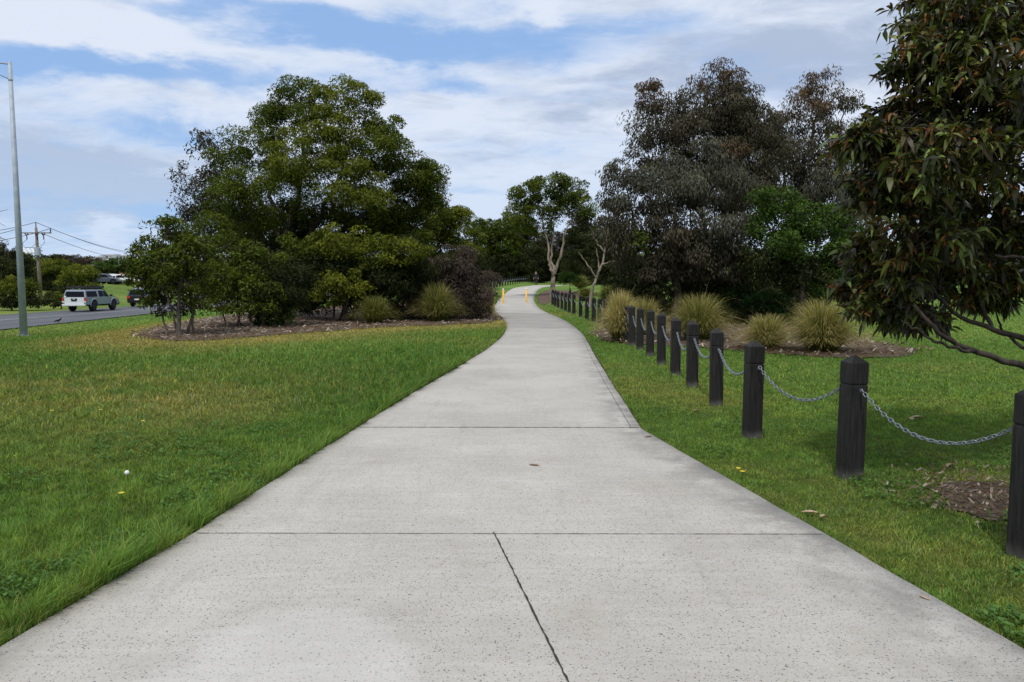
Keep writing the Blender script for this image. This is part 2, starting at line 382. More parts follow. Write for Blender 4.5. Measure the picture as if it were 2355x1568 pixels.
def road_far(y): return -36.9-(y-55)*.03
def road_mid(y): return -31.5-(y-45)*.03
def on_road(x, y, pad=0): return (x < road_near(y)+pad) & (x > road_far(y)-pad)
def GP(pts): return [tuple(G(*p)[:2]) for p in pts]
def smooth_poly(P, n=3):
    P = np.array(P)
    for _ in range(n):
        Q = np.roll(P, -1, 0); P = np.stack([.75*P+.25*Q, .25*P+.75*Q], 1).reshape(-1, 2)
    return [tuple(p) for p in P]
BED_L = smooth_poly(GP([(300, 772), (335, 783), (430, 787), (560, 778), (740, 764), (900, 752), (1050, 748), (1158, 741), (1150, 728), (1128, 710), (1120, 700), (900, 700), (700, 712), (500, 728), (380, 750)]))
BED_R = smooth_poly(GP([(1352, 768), (1370, 783), (1440, 794), (1560, 796), (1680, 808), (1800, 818), (1900, 825), (2050, 826), (2130, 816), (2110, 800), (2000, 785), (1900, 745), (1800, 722), (1600, 706), (1450, 703), (1400, 725), (1380, 752)]))
BED_M = smooth_poly(GP([(1233, 698), (1229, 686), (1240, 672), (1262, 666), (1300, 668), (1400, 676), (1300, 690), (1262, 696), (1256, 704)]), 2)
BED_S = smooth_poly(GP([(2105, 1110), (2180, 1100), (2300, 1105), (2420, 1140), (2420, 1190), (2330, 1225), (2230, 1205), (2140, 1165)]), 2)
BEDS = [BED_L, BED_R, BED_M, BED_S]

def turf_color(x, y):
    """base colour of the turf: lush and dry patches as the lawn has them"""
    n1 = fbm(x, y, 3.1, 3); n2 = fbm(x, y, 9.0, 9); n3 = fbm(x, y, .6, 20)
    dry = np.clip((n1-.58)*2.2, 0, 1)*.5
    dL = polydist(x, y, BED_L); front = (x < 2.0)
    band = np.exp(-((dL-.6)/1.9)**2)*front*(.55+.35*np.clip(n3*1.4, 0, 1))
    left = np.exp(-((x+6.5)/3.5)**2-((y-10.5)/2.6)**2)*.55*np.clip((n3-.25)*2, 0, 1)
    dry = np.clip(dry+band+left+(x > 1.5)*(y < 7.0)*np.clip((n3-.42)*2, 0, 1)*.5, 0, 1)
    far = (x < -37)*.35
    dry = np.clip(dry+far*n2, 0, 1)
    a = np.array([.104, .206, .032]); b = np.array([.190, .300, .056]); c = np.array([.42, .34, .11])
    k = np.clip((n2-.3)*2, 0, 1)[..., None]
    col = a*(1-k)+b*k
    col = col*(1-dry[..., None])+c*dry[..., None]
    return col, dry

# ------------------------------------------------------------------ ground sheet
gx = np.unique(np.concatenate([-np.geomspace(14, 2200, 60)[::-1], np.arange(-14, 14.01, .35), np.geomspace(14, 2200, 60), np.arange(-70, -14, 1.0)]))
gy = np.unique(np.concatenate([[-1200, -500, -150, -50, -20, -8], np.arange(-5, 30, .35), np.arange(30, 150, 1.0), np.geomspace(151, 3000, 40)]))
X, Y = np.meshgrid(gx, gy); Z = hgt(X, Y)
nx, ny = len(gx), len(gy); i = np.arange(ny-1)[:, None]*nx; j = np.arange(nx-1)[None]
Q = np.stack([i+j, i+j+1, i+j+1+nx, i+j+nx], -1).reshape(-1, 4)
cc, dd = turf_color(X.ravel(), Y.ravel())
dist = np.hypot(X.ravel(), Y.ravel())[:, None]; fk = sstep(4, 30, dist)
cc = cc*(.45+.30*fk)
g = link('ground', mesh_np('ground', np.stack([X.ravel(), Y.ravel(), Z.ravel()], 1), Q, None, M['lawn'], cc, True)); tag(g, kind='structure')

# path slab
ys = np.concatenate([np.arange(-4, 24, .1), np.arange(24, YEND, .25)])
JY = [G(1200, 1240)[1], G(1200, 990)[1], G(1250, 795)[1], G(1250, 757)[1], G(1200, 722)[1], G(1190, 686)[1], G(1190, 679)[1]]
tones = [.97, 1.0, .98, .90, .78, .98, .84, 1.0]
tone = np.array([tones[int(np.searchsorted(JY, y))] for y in ys])
L_ = xl(ys)+(fbm(ys, ys*0, .5, 31)-.5)*.03; R_ = xr(ys)+(fbm(ys, ys*0+9, .5, 33)-.5)*.03
us = np.array([0, .0, .06, .16, .4, .6, .84, .94, 1, 1]); ed = np.array([.9, .9, .35, 0, 0, 0, .12, .7, 1, 1])
PV = []; PC = []
for k, u in enumerate(us):
    x_ = L_*(1-u)+R_*u; z_ = hgt(x_, ys)+.035
    if k in (0, len(us)-1): z_ = z_-.15
    PV.append(np.stack([x_, ys, z_], 1)); c = np.zeros((len(ys), 3)); c[:, 0] = ed[k]*(1.0 if u > .5 else .5); c[:, 1] = (tone-.6)/.4; PC.append(c)
PV = np.stack(PV, 1); PC = np.stack(PC, 1); nu = len(us)
i = np.arange(len(ys)-1)[:, None]*nu; j = np.arange(nu-1)[None]
Q = np.stack([i+j, i+j+1, i+j+1+nu, i+j+nu], -1).reshape(-1, 4)
path = tag(link('path', mesh_np('path', PV.reshape(-1, 3), Q, None, M['concrete'], PC.reshape(-1, 3))), kind='structure')
def joint(p0, p1, wd, name='path_joint'):
    p0 = np.array(p0); p1 = np.array(p1); n = max(12, int(np.linalg.norm(p1-p0)/.03)); t = np.linspace(0, 1, n)[:, None]
    P = p0+(p1-p0)*t; d = (p1-p0)/np.linalg.norm(p1-p0); nn = np.array([-d[1], d[0]])
    wv = wd*(.55+.8*R.random((n, 1)))/2; j_ = (R.random((n, 1))-.5)*wd*.5
    A = P+nn*(wv+j_); B = P-nn*(wv-j_)
    V = np.concatenate([np.c_[A, hgt(A[:, 0], A[:, 1])+.0385], np.c_[B, hgt(B[:, 0], B[:, 1])+.0385]])
    k = np.arange(n-1); Q = np.stack([k, k+1, k+1+n, k+n], 1)
    link(name, mesh_np(name, V, Q, None, M['joint']), path)
for y_, w_ in zip(JY, [.006, .016, .01, .02, .05, .05, .07]):
    e = .02; joint((float(xl(y_))+e, y_), (float(xr(y_))-e-(.3 if w_ > .04 else 0), y_-.02), w_)
joint(tuple(G(1135, 1237)[:2]), tuple(G(1330, 1640)[:2]), .009)
for k_ in range(1):
    yy = np.arange(KINK+.1, 19, .06); a_ = xr(yy)-.10; V = np.concatenate([np.c_[a_-.0015, yy, hgt(a_, yy)+.0385], np.c_[a_+.001+.004*R.random(len(yy)), yy, hgt(a_, yy)+.0385]]); k = np.arange(len(yy)-1); n_y = len(yy)
    link('edge_joint', mesh_np('edge_joint', V, np.stack([k, k+1, k+1+n_y, k+n_y], 1), None, M['joint']), path)
for fn, sg, wd in ((xl, -1, .055), (xr, 1, .03)):
    yy = np.arange(1.2, 24, .05); x0 = fn(yy)-sg*.02; x1 = fn(yy)+sg*(wd*(.5+fbm(yy, yy*0, .35, 80))); n_y = len(yy); k = np.arange(n_y-1)
    V = np.concatenate([np.c_[x0, yy, hgt(x0, yy)+.012], np.c_[x1, yy, hgt(x1, yy)+.012]])
    tag(link('soil_edge', mesh_np('soil_edge', V, np.stack([k, k+1, k+1+n_y, k+n_y], 1), None, M['soil'])), kind='structure')
# road
yr = np.arange(-30, 330, 3.0)
def strip(name, fa, fb, z, mat, y0=-30, y1=330, st=3.0, parent=None):
    yr = np.arange(y0, y1+.01, st); a = fa(yr); b = fb(yr); T = np.linspace(0, 1, 5)
    V = np.stack([np.c_[a*(1-t)+b*t, yr, hgt(a*(1-t)+b*t, yr)+z] for t in T], 1).reshape(-1, 3)
    i = np.arange(len(yr)-1)[:, None]*5; j = np.arange(4)[None]
    Q = np.stack([i+j, i+j+1, i+j+6, i+j+5], -1).reshape(-1, 4)
    return link(name, mesh_np(name, V, Q, None, mat), parent)
road = tag(strip('road', road_far, road_near, .05, M['asphalt']), kind='structure')
strip('centre_line', lambda y: road_mid(y)-.07, lambda y: road_mid(y)+.07, .056, M['paint'], parent=road)
ar = G(12, 738); mb = MB()
mb.add([(ar[0]-.9, 41, -.74), (ar[0]-.6, 41, -.74), (ar[0]-.6, 44, -.74), (ar[0]-.9, 44, -.74), (ar[0]-.05, 44, -.74), (ar[0]-.75, 46, -.74), (ar[0]-1.45, 44, -.74)], [(0, 1, 2, 3), (4, 5, 6)])
mb.build('road_arrow', M['paint'], road)
# mulch beds
def bed(poly, name='mulch_bed', z=.012, mat=None, rise=.05):
    P = np.array(poly); x0, y0 = P.min(0); x1, y1 = P.max(0); st = max(.18, (x1-x0)/140)
    xs = np.arange(x0, x1, st); yy = np.arange(y0, y1, st); X, Y = np.meshgrid(xs, yy)
    X = X+(R.random(X.shape)-.5)*st*.5; Y = Y+(R.random(X.shape)-.5)*st*.5
    ins = inpoly(X.ravel(), Y.ravel(), poly).reshape(X.shape) & ~on_path(X, Y, .0)
    dd = polydist(X.ravel(), Y.ravel(), poly).reshape(X.shape)
    Z = hgt(X, Y)+np.clip(dd*.06, -.0, rise)*ins-.01*(~ins)+ins*z+(vnoise(X, Y, .3, 5)-.5)*.014
    nx = len(xs); a = ins[:-1, :-1] & ins[1:, :-1] & ins[:-1, 1:] & ins[1:, 1:]
    ii, jj = np.nonzero(a); q = np.stack([ii*nx+jj, ii*nx+jj+1, (ii+1)*nx+jj+1, (ii+1)*nx+jj], 1)
    o = link(name, mesh_np(name, np.stack([X.ravel(), Y.ravel(), Z.ravel()], 1), q, None, mat or M['mulch'], None, True))
    return tag(o, kind='structure')
for b in BEDS: bed(b, rise=.0 if b is BED_S else .05)
# wood chips
def flat_bits(poly, n, L, Wd, cols, name, label):
    P = np.array(poly); lo = P.min(0)-.4; hi = P.max(0)+.4
    x = lo[0]+(hi[0]-lo[0])*R.random(n); y = lo[1]+(hi[1]-lo[1])*R.random(n)
    dd = polydist(x, y, poly); k = (inpoly(x, y, poly) | (dd < .35*R.random(n)**2)) & ~on_path(x, y, .02); x = x[k]; y = y[k]; n = len(x)
    a = R.random(n)*math.pi; l = L*(.4+R.random(n)); w_ = Wd*(.4+R.random(n))
    dz = hgt(x, y)+.06+R.random(n)*.035
    dx, dy = np.cos(a)*l/2, np.sin(a)*l/2; ex, ey = -np.sin(a)*w_/2, np.cos(a)*w_/2; tl = (R.random(n)-.5)*l*.5
    V = np.stack([np.c_[x-dx-ex, y-dy-ey, dz-tl], np.c_[x+dx-ex, y+dy-ey, dz+tl], np.c_[x+dx+ex, y+dy+ey, dz+tl+w_*.3], np.c_[x-dx+ex, y-dy+ey, dz-tl+w_*.3]], 1)
    c = np.array(cols)[R.integers(0, len(cols), n)]*(.6+.7*R.random((n, 1)))
    o = link(name, mesh_np(name, V.reshape(-1, 3), np.arange(n*4).reshape(-1, 4), None, M['leaf'], np.repeat(c, 4, 0)))
    tag(o, label, 'mulch', kind='stuff')
CH = [(.20, .15, .115), (.30, .25, .20), (.11, .075, .055), (.13, .065, .035), (.42, .37, .31)]
flat_bits(BED_L, 16000, .13, .035, CH, 'wood_chips', 'brown and grey wood chip mulch under the left trees')
flat_bits(BED_R, 14000, .13, .03, CH, 'wood_chips', 'straw and bark litter under the tussocks on the right')
flat_bits(BED_S, 2600, .045, .012, CH[:4], 'leaf_litter', 'bare dark soil with litter beside the nearest bollards')

# ------------------------------------------------------------------ grass blades
def blades(name, n, dmin, dmax, amin, amax, L, Wd, label, seg=2, edge_only=None, colk=1.0):
    # density falls with distance from the start of the path
    u = R.random(n); d = dmin*(dmax/dmin)**u
    a = amin+(amax-amin)*R.random(n); x = d*np.sin(a); y = d*np.cos(a)
    if edge_only is not None:
        y = 1.2+(edge_only[1]-1.2)*R.random(n)**1.8
        x = xl(y)-.01-np.abs(R.normal(0, edge_only[0], n)) if edge_only[2] < 0 else xr(y)+.01+np.abs(R.normal(0, edge_only[0], n)); d = np.hypot(x, y)
    if edge_only is not None:
        kk = R.random(n) < np.clip(vnoise(x*0, y, .16, 71)*2.2-.45, .06, 1); x, y, d = x[kk], y[kk], d[kk]; n = len(x)
    keep = ~on_path(x, y, .0 if edge_only is not None else .03) & ~on_road(x, y, .1)
    for bi, p in enumerate(BEDS[:3]):
        q = inpoly(x, y, p); dd = polydist(x, y, p); keep &= ~(q & (R.random(n) > np.exp(-dd/(.45 if bi < 2 else .8))+(.12 if bi == 2 else 0)))
    q = inpoly(x, y, BED_S); dd = polydist(x, y, BED_S); keep &= ~(q & (R.random(n) > .10+.9*np.exp(-dd/.10)))
    rg = polydist(x, y, BED_S) < .35; keep &= ~(rg & ~q & (R.random(n) < .5))
    x, y, d = x[keep], y[keep], d[keep]; n = len(x)
    col, dry = turf_color(x, y)
    tuft = vnoise(x, y, .09, 60); tall = .45+.7*fbm(x, y, .45, 40)+.6*tuft**2
    side = np.where(x > 0, .62, 1.0)
    side = side*np.where(x < 0, 1+.45*sstep(7, 3, d)*(.4+1.2*vnoise(x, y, .7, 90)), 1); l = L*tall*side*(.55+.75*R.random(n))*(1-.35*dry); w_ = Wd*(.7+.6*R.random(n))*np.clip(d/4.5, 1, 9)**.8
    l = l*np.clip(d/9, 1, 1.35)
    ang = R.random(n)*2*math.pi; lean = .25+.75*R.random(n)
    if edge_only is not None: ang = np.where(R.random(n) < .6, (0 if edge_only[2] < 0 else math.pi)+R.normal(0, .9, n), ang)
    lx_, ly_ = np.cos(ang), np.sin(ang); px_, py_ = -ly_, lx_
    f = R.random(n)*2*math.pi; px_, py_ = np.cos(f), np.sin(f)
    z = hgt(x, y)-.004; K = []
    prof = [(0, 0, 1.0), (.55, .28, .8), (1., 1.0, .0)]
    for h_, o_, wk in prof:
        cx = x+lx_*l*lean*o_*.8; cy = y+ly_*l*lean*o_*.8; cz = z+l*h_*(1-.35*lean*h_)
        if wk > 0: K += [np.c_[cx-px_*w_*wk/2, cy-py_*w_*wk/2, cz], np.c_[cx+px_*w_*wk/2, cy+py_*w_*wk/2, cz]]
        else: K += [np.c_[cx, cy, cz]]
    V = np.stack(K, 1).reshape(-1, 3); b = np.arange(n)*5
    Q = np.stack([b, b+1, b+3, b+2], 1); T = np.stack([b+2, b+3, b+4], 1)
    c = col*colk*(.62+.5*R.random((n, 1)))*(.7+.6*tuft[:, None]); c = c*(1+np.array([.35, .12, .1])*(vnoise(x, y, .28, 61)[:, None]-.4))
    yk = (R.random(n) < .05+.22*dry)[:, None]; c = np.where(yk, np.array([.30, .26, .09])*(.6+.6*R.random((n, 1))), c)
    bl = (R.random(n) < .12)[:, None]; c = np.where(bl, c*np.array([.75, .95, 1.6]), c); ly_ = (R.random(n) < .12)[:, None]; c = np.where(ly_, c*np.array([1.5, 1.25, 1.0]), c)
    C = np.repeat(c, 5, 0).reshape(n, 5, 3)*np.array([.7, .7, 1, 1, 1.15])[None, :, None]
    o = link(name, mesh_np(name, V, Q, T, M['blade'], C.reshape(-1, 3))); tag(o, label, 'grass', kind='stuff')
HF = rad(40)
def weeds(n, label):
    a = R.uniform(-.75, .75, n); d = 2.0*(9/2.0)**R.random(n); x, y = d*np.sin(a), d*np.cos(a); k = ~on_path(x, y, .04) & (vnoise(x, y, .5, 95) > .56); x, y = x[k], y[k]; n = len(x)
    m = 5; ix = np.repeat(np.arange(n), m); an = R.random(n*m)*2*math.pi; l = R.uniform(.012, .032, n*m)
    A = np.stack([np.cos(an), np.sin(an), .25+.5*R.random(n*m)], 1); C = np.stack([x[ix], y[ix], hgt(x, y)[ix]+.022+.03*R.random(n*m)], 1)+A*l[:, None]*.6
    col = np.array([.085, .17, .035])*(.6+.8*R.random((n*m, 1))); V, Q, Cc = leaf_quads(C, A, np.tile([0, 0, 1.], (n*m, 1)), l, l*.8, col)
    tag(link('clover', mesh_np('clover', V, Q, None, M['blade'], Cc)), label, 'clover', kind='stuff')
blades('lawn_grass', 430000, 1.6, 9.0, -HF-.1, -.0, .060, .0042, 'lush green mown grass left of the concrete path')
blades('lawn_grass', 330000, 2.2, 12.0, .0, HF+.1, .058, .0042, 'short green grass around the bollards right of the path')
blades('lawn_grass', 260000, 9.0, 60.0, -HF, HF, .07, .0062, 'green lawn further off on both sides of the path')
blades('edge_grass', 22000, 1, 1, 0, 0, .15, .0048, 'long grass spilling over the left edge of the path', edge_only=(.09, 14, -1))
blades('edge_grass', 12000, 1, 1, 0, 0, .055, .0045, 'thin grass fringe along the right edge of the path', edge_only=(.05, 12, 1))

# ------------------------------------------------------------------ foliage
def unit(n):
    v = R.normal(0, 1, (n, 3)); return v/np.linalg.norm(v, axis=1)[:, None]
def leaf_quads(C, A, Nn, l, w_, col, fold=.12):
    n = len(C); A = A/np.linalg.norm(A, axis=1)[:, None]; B = np.cross(A, Nn); B /= np.linalg.norm(B, axis=1)[:, None]+1e-9
    U = np.cross(B, A); l = l[:, None]; w_ = w_[:, None]
    V = np.stack([C-A*l/2, C-B*w_/2+U*l*fold-A*l*.05, C+A*l/2, C+B*w_/2+U*l*fold-A*l*.05], 1).reshape(-1, 3)
    return V, np.arange(n*4).reshape(-1, 4), np.repeat(col, 4, 0)
def curve3(p0, p1, sag=.15, k=6, jit=.05):
    p0 = np.array(p0, float); p1 = np.array(p1, float); L = np.linalg.norm(p1-p0)
    m = (p0+p1)/2; m = m+np.array([0, 0, sag*L])*1.0; d = p1-p0; m[:2] -= d[:2]*.18
    t = np.linspace(0, 1, k)[:, None]; P = (1-t)**2*p0+2*t*(1-t)*m+t*t*p1
    P[1:-1] += R.normal(0, jit*L/k, (k-2, 3)); return P
STY = {
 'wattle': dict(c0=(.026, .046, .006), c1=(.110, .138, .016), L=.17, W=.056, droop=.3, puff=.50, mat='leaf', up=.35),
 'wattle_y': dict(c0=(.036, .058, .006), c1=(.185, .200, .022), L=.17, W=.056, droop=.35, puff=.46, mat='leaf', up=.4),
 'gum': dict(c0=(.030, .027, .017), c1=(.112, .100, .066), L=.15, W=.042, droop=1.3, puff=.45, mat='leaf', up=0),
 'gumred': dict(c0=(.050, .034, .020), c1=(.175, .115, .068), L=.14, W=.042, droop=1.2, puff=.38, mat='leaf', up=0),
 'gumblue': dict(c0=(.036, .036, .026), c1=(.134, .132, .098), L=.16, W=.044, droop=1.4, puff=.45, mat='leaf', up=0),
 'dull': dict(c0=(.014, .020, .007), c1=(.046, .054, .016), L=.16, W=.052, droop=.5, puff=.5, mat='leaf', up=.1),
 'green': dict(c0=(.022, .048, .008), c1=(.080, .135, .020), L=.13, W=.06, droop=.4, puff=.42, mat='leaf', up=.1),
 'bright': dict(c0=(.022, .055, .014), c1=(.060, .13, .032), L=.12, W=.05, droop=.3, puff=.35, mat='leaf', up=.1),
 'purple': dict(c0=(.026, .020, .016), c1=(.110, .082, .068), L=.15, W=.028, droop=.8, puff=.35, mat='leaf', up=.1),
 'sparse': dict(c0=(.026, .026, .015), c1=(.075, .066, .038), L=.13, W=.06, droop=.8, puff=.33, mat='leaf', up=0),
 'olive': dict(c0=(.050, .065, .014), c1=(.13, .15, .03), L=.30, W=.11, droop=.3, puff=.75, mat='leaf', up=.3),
}
def foliage(ells, Y0, dens=1.0, cover=2.6, leafscale=1.0):
    """ells: (px,py,rx,ry,dY,style[,cov]) in reference pixels at depth Y0+dY; returns mesh data and clump centres"""
    Vs, Qs, Cs, hubs = [], [], [], []; off = 0
    for e in ells:
        px, py, rx_, ry_, dY, sty = e[:6]; cov = e[6] if len(e) > 6 else cover
        s = STY[sty]; Yc = Y0+dY; c = W(px, py, Yc); k = Yc/F; a, b = rx_*k, ry_*k; dp = min(a, b)*1.05+.15*a
        pr = min(s['puff'], .55*min(a, b)); area = math.pi*a*b; leafA = s['L']*s['W']*.5*leafscale**2
        nl = int(area*cov*1.55/leafA*dens); npf = max(5, int(1.9*area/(pr*pr)/math.pi*1.7))
        D = unit(npf); rr = (.45+.55*R.random(npf)**.6)[:, None]
        PC = c+D*rr*np.array([a, dp, b]); hubs.append((c, PC, pr))
        pb = R.random(npf); ps = .7+.7*R.random(npf)
        idx = R.integers(0, npf, nl); d2 = unit(nl); d2[:, 2] = d2[:, 2]+s['up']; d2 /= np.linalg.norm(d2, axis=1)[:, None]
        rad_ = pr*ps[idx]*(.35+.65*R.random(nl)**.5)
        P = PC[idx]+d2*rad_[:, None]*np.array([1.15, 1.15, .78])
        A = d2*.7+unit(nl)*.8; A[:, 2] -= s['droop']
        Nn = unit(nl)+d2*.7+np.array([0, 0, .5])
        l = s['L']*leafscale*(.6+.8*R.random(nl)); w_ = s['W']*leafscale*(.6+.8*R.random(nl))
        t = np.clip(.62*pb[idx]+.35*R.random(nl)+.22*(d2[:, 2]), 0, 1)[:, None]  # puff tops coloured lighter, undersides darker: light from above painted in
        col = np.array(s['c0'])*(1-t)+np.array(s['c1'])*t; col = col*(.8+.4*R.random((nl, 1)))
        V, Q, C = leaf_quads(P, A, Nn, l, w_, col); Vs.append(V); Qs.append(Q+off); Cs.append(C); off += len(V)
    return np.concatenate(Vs), np.concatenate(Qs), np.concatenate(Cs), hubs
def wood(base, forks, hubs, r0, twig=.012, twigs=1.0, sides=7, stems=None):
    """trunk from base through forks, a limb to each clump hub, twigs to its puffs"""
    Vs, Qs = [], []; off = 0
    def put(P, r, n):
        nonlocal off
        V, Q = tube(P, r, n); Vs.append(V); Qs.append(Q+off); off += len(V)
    stems = stems or [[base]+list(forks)]
    nodes = []
    for si, st in enumerate(stems):
        rs0 = r0*(1.0 if si == 0 else .5)
        P = np.array(st, float)
        t = np.linspace(0, 1, len(P)); tt = np.linspace(0, 1, 4*len(P)); PP = np.stack([np.interp(tt, t, P[:, k]) for k in range(3)], 1)
        PP[1:-1] += R.normal(0, .03, (len(PP)-2, 3))*r0/.15; rr = rs0*(1-.75*tt)*np.where(tt < .08, 1.25, 1)
        put(PP, rr, max(sides, 8)); nodes += [(p, r) for p, r in zip(PP[len(PP)//3:], rr[len(PP)//3:])]
    for c, PC, pr in hubs:
        best = min(nodes, key=lambda q: np.linalg.norm(q[0]-c)+(3 if q[0][2] > c[2] else 0)+R.random()*.4)
        L = np.linalg.norm(best[0]-c); P = curve3(best[0], c, .12, 8, .25); r = min(best[1]*.7, .014+.009*L)
        put(P, np.linspace(r, r*.35, 8), sides)
        nodes_c = [(P[q], r*(1-.07*q)) for q in (3, 4, 5, 6, 7)]
        for pc in PC[:int(len(PC)*twigs)]:
            b = min(nodes_c, key=lambda q: np.linalg.norm(q[0]-pc)); put(curve3(b[0], pc, .1, 5, .25), np.linspace(max(twig, b[1]*.4), twig*.4, 5), 4)
    return np.concatenate(Vs), np.concatenate(Qs)
def plant(name, label, cat, Y0, ells, base=None, forks=(), r0=.12, bark='bark_dark', group=None, dens=1.0, cover=2.6, leafscale=1.0, twigs=.8, stems=None, twig=.012, trunkname='trunk'):
    V, Q, C, hubs = foliage(ells, Y0, dens, cover, leafscale)
    if base is None:
        e = ells[0]; b = W(e[0], e[1], Y0); base = (b[0], Y0)
    bz = float(hgt(base[0], base[1])); loc = np.array([base[0], base[1], bz])
    root = thing(name, label, cat, loc, 0, group)
    link('crown', mesh_np('crown', V-loc, Q, None, M[STY[ells[0][5]]['mat']], C), root)
    B = np.array([base[0], base[1], bz-.1])
    if stems is None: FK = [np.array(f, float) for f in forks] or [B+np.array([0, 0, max(.3, (np.mean([h[0][2] for h in hubs])-bz)*.6)])]; st = None; 
    else: FK = []; st = [[np.array(p, float) for p in s_] for s_ in stems]
    V, Q = wood(B, FK, hubs, r0, twig, twigs, stems=st)
    link(trunkname, mesh_np(trunkname, V-loc, Q, None, M[bark], None, True), root)
    return root
def Wl(Y, *pts): return [W(p[0], p[1], Y+(p[2] if len(p) > 2 else 0)) for p in pts]
TG = 'trees and shrubs in the planted bed left of the path'; TR = 'trees and shrubs in the bed right of the path'
# main wattle
g0 = G(662, 732); Yw = g0[1]
plant('wattle_tree', 'tall domed wattle, the largest tree left of the path, with two rounded tops', 'tree', Yw, [
 (690, 245, 80, 50, 0, 'wattle', 2.8), (800, 235, 75, 45, -.5, 'wattle_y'), (870, 285, 50, 36, 0, 'wattle', 2.7), (640, 300, 75, 50, 1, 'wattle', 2.4), (745, 300, 90, 45, -1.2, 'wattle_y', 2.9),
 (850, 350, 95, 55, -1, 'wattle', 3.2), (930, 400, 75, 45, 0, 'wattle', 2.8), (985, 405, 42, 36, .5, 'wattle', 2.3), (700, 375, 105, 55, -2.2, 'wattle_y'), (570, 360, 75, 48, 0, 'wattle', 2.7),
 (600, 440, 110, 50, -2, 'wattle', 2.8), (820, 430, 80, 50, -2.6, 'wattle_y', 2.9), (900, 470, 100, 48, .5, 'wattle', 2.4), (720, 480, 95, 45, .8, 'wattle', 2.1), (560, 510, 95, 40, -1.5, 'wattle', 2.3),
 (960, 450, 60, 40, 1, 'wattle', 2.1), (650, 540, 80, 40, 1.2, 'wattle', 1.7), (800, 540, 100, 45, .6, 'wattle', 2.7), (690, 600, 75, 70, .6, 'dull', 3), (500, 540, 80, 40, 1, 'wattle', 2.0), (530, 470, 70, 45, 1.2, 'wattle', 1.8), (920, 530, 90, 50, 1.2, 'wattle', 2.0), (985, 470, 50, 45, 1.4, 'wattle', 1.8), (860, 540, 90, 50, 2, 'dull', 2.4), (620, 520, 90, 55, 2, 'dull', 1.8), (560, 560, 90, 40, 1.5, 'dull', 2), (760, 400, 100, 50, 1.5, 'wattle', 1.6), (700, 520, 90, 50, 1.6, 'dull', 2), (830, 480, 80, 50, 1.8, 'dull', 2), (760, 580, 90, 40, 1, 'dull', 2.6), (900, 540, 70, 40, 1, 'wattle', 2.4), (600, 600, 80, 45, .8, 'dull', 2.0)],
 base=(g0[0], g0[1]), r0=.26, group=TG, leafscale=.82, stems=[[np.array([g0[0], g0[1], -.1])]+Wl(Yw, (645, 690), (640, 630), (655, 540), (690, 430), (700, 320)),
   Wl(Yw, (640, 640), (600, 540, -.5), (560, 450, -1), (550, 400, -1)), Wl(Yw, (642, 620), (720, 520, .3), (790, 400, -.3), (810, 300, -.3)), Wl(Yw, (650, 600), (770, 540, .6), (880, 460, .3), (940, 420, .3)), Wl(Yw, (650, 580), (620, 460, .6), (640, 350, .8))])
plant('gum_tree', 'thin brown sparse tree reaching out of the left side of the wattle', 'tree', Yw+2, [
 (490, 350, 45, 40, 0, 'sparse', 1.0), (450, 420, 48, 45, 0, 'sparse', 1.15), (500, 420, 50, 45, .6, 'sparse', 1.2), (432, 480, 36, 30, 0, 'sparse', 1.0), (480, 500, 60, 40, .5, 'sparse', 1.2), (465, 315, 30, 18, 0, 'sparse', .8), (520, 470, 60, 50, 1, 'sparse', 1.4), (450, 550, 50, 28, .5, 'sparse', 1.0)],
 base=tuple(G(600, 728)[:2]), forks=Wl(Yw+2, (580, 640), (540, 560), (500, 460)), r0=.15, bark='bark_grey', group=TG, twigs=1.0)
Y3 = G(412, 775)[1]
b3 = G(412, 775); b3b = G(365, 760)
plant('small_wattle', 'small many stemmed wattle at the left end of the mulch bed', 'tree', Y3, [
 (385, 535, 52, 32, 0, 'wattle', 2.2), (350, 575, 38, 30, .3, 'wattle', 2.0), (430, 590, 60, 38, 0, 'wattle', 2.2), (380, 610, 60, 35, -.4, 'wattle', 2.1), (335, 640, 42, 28, .4, 'wattle', 2.2), (345, 685, 28, 22, .6, 'wattle', 2.4),
 (470, 610, 50, 32, .4, 'wattle', 2.0), (430, 655, 60, 32, -.1, 'wattle', 1.3), (390, 660, 45, 26, .3, 'sparse', .9), (460, 690, 45, 26, .2, 'wattle', 1.4), (400, 700, 60, 30, .6, 'sparse', 1.3), (340, 610, 44, 36, .5, 'wattle', 2.2), (400, 570, 60, 36, .8, 'dull', 2.6), (400, 640, 70, 36, .9, 'dull', 2.2)],
 base=(b3[0], b3[1]), r0=.075, group=TG, leafscale=.75, stems=[[np.array([b3[0], b3[1], -.1])]+Wl(Y3, (410, 720), (415, 660), (425, 600), (430, 560)), [np.array([b3[0]-.02, b3[1]+.1, -.1])]+Wl(Y3, (395, 720), (380, 660), (370, 590), (385, 540)),
  Wl(Y3+.6, (385, 772), (372, 720), (350, 650), (345, 600)), Wl(Y3+.4, (430, 765), (450, 700), (470, 640), (475, 610)), Wl(Y3+.8, (445, 762), (440, 700), (440, 640))], twigs=1.0, bark='bark_grey')
Y4 = G(590, 757)[1]
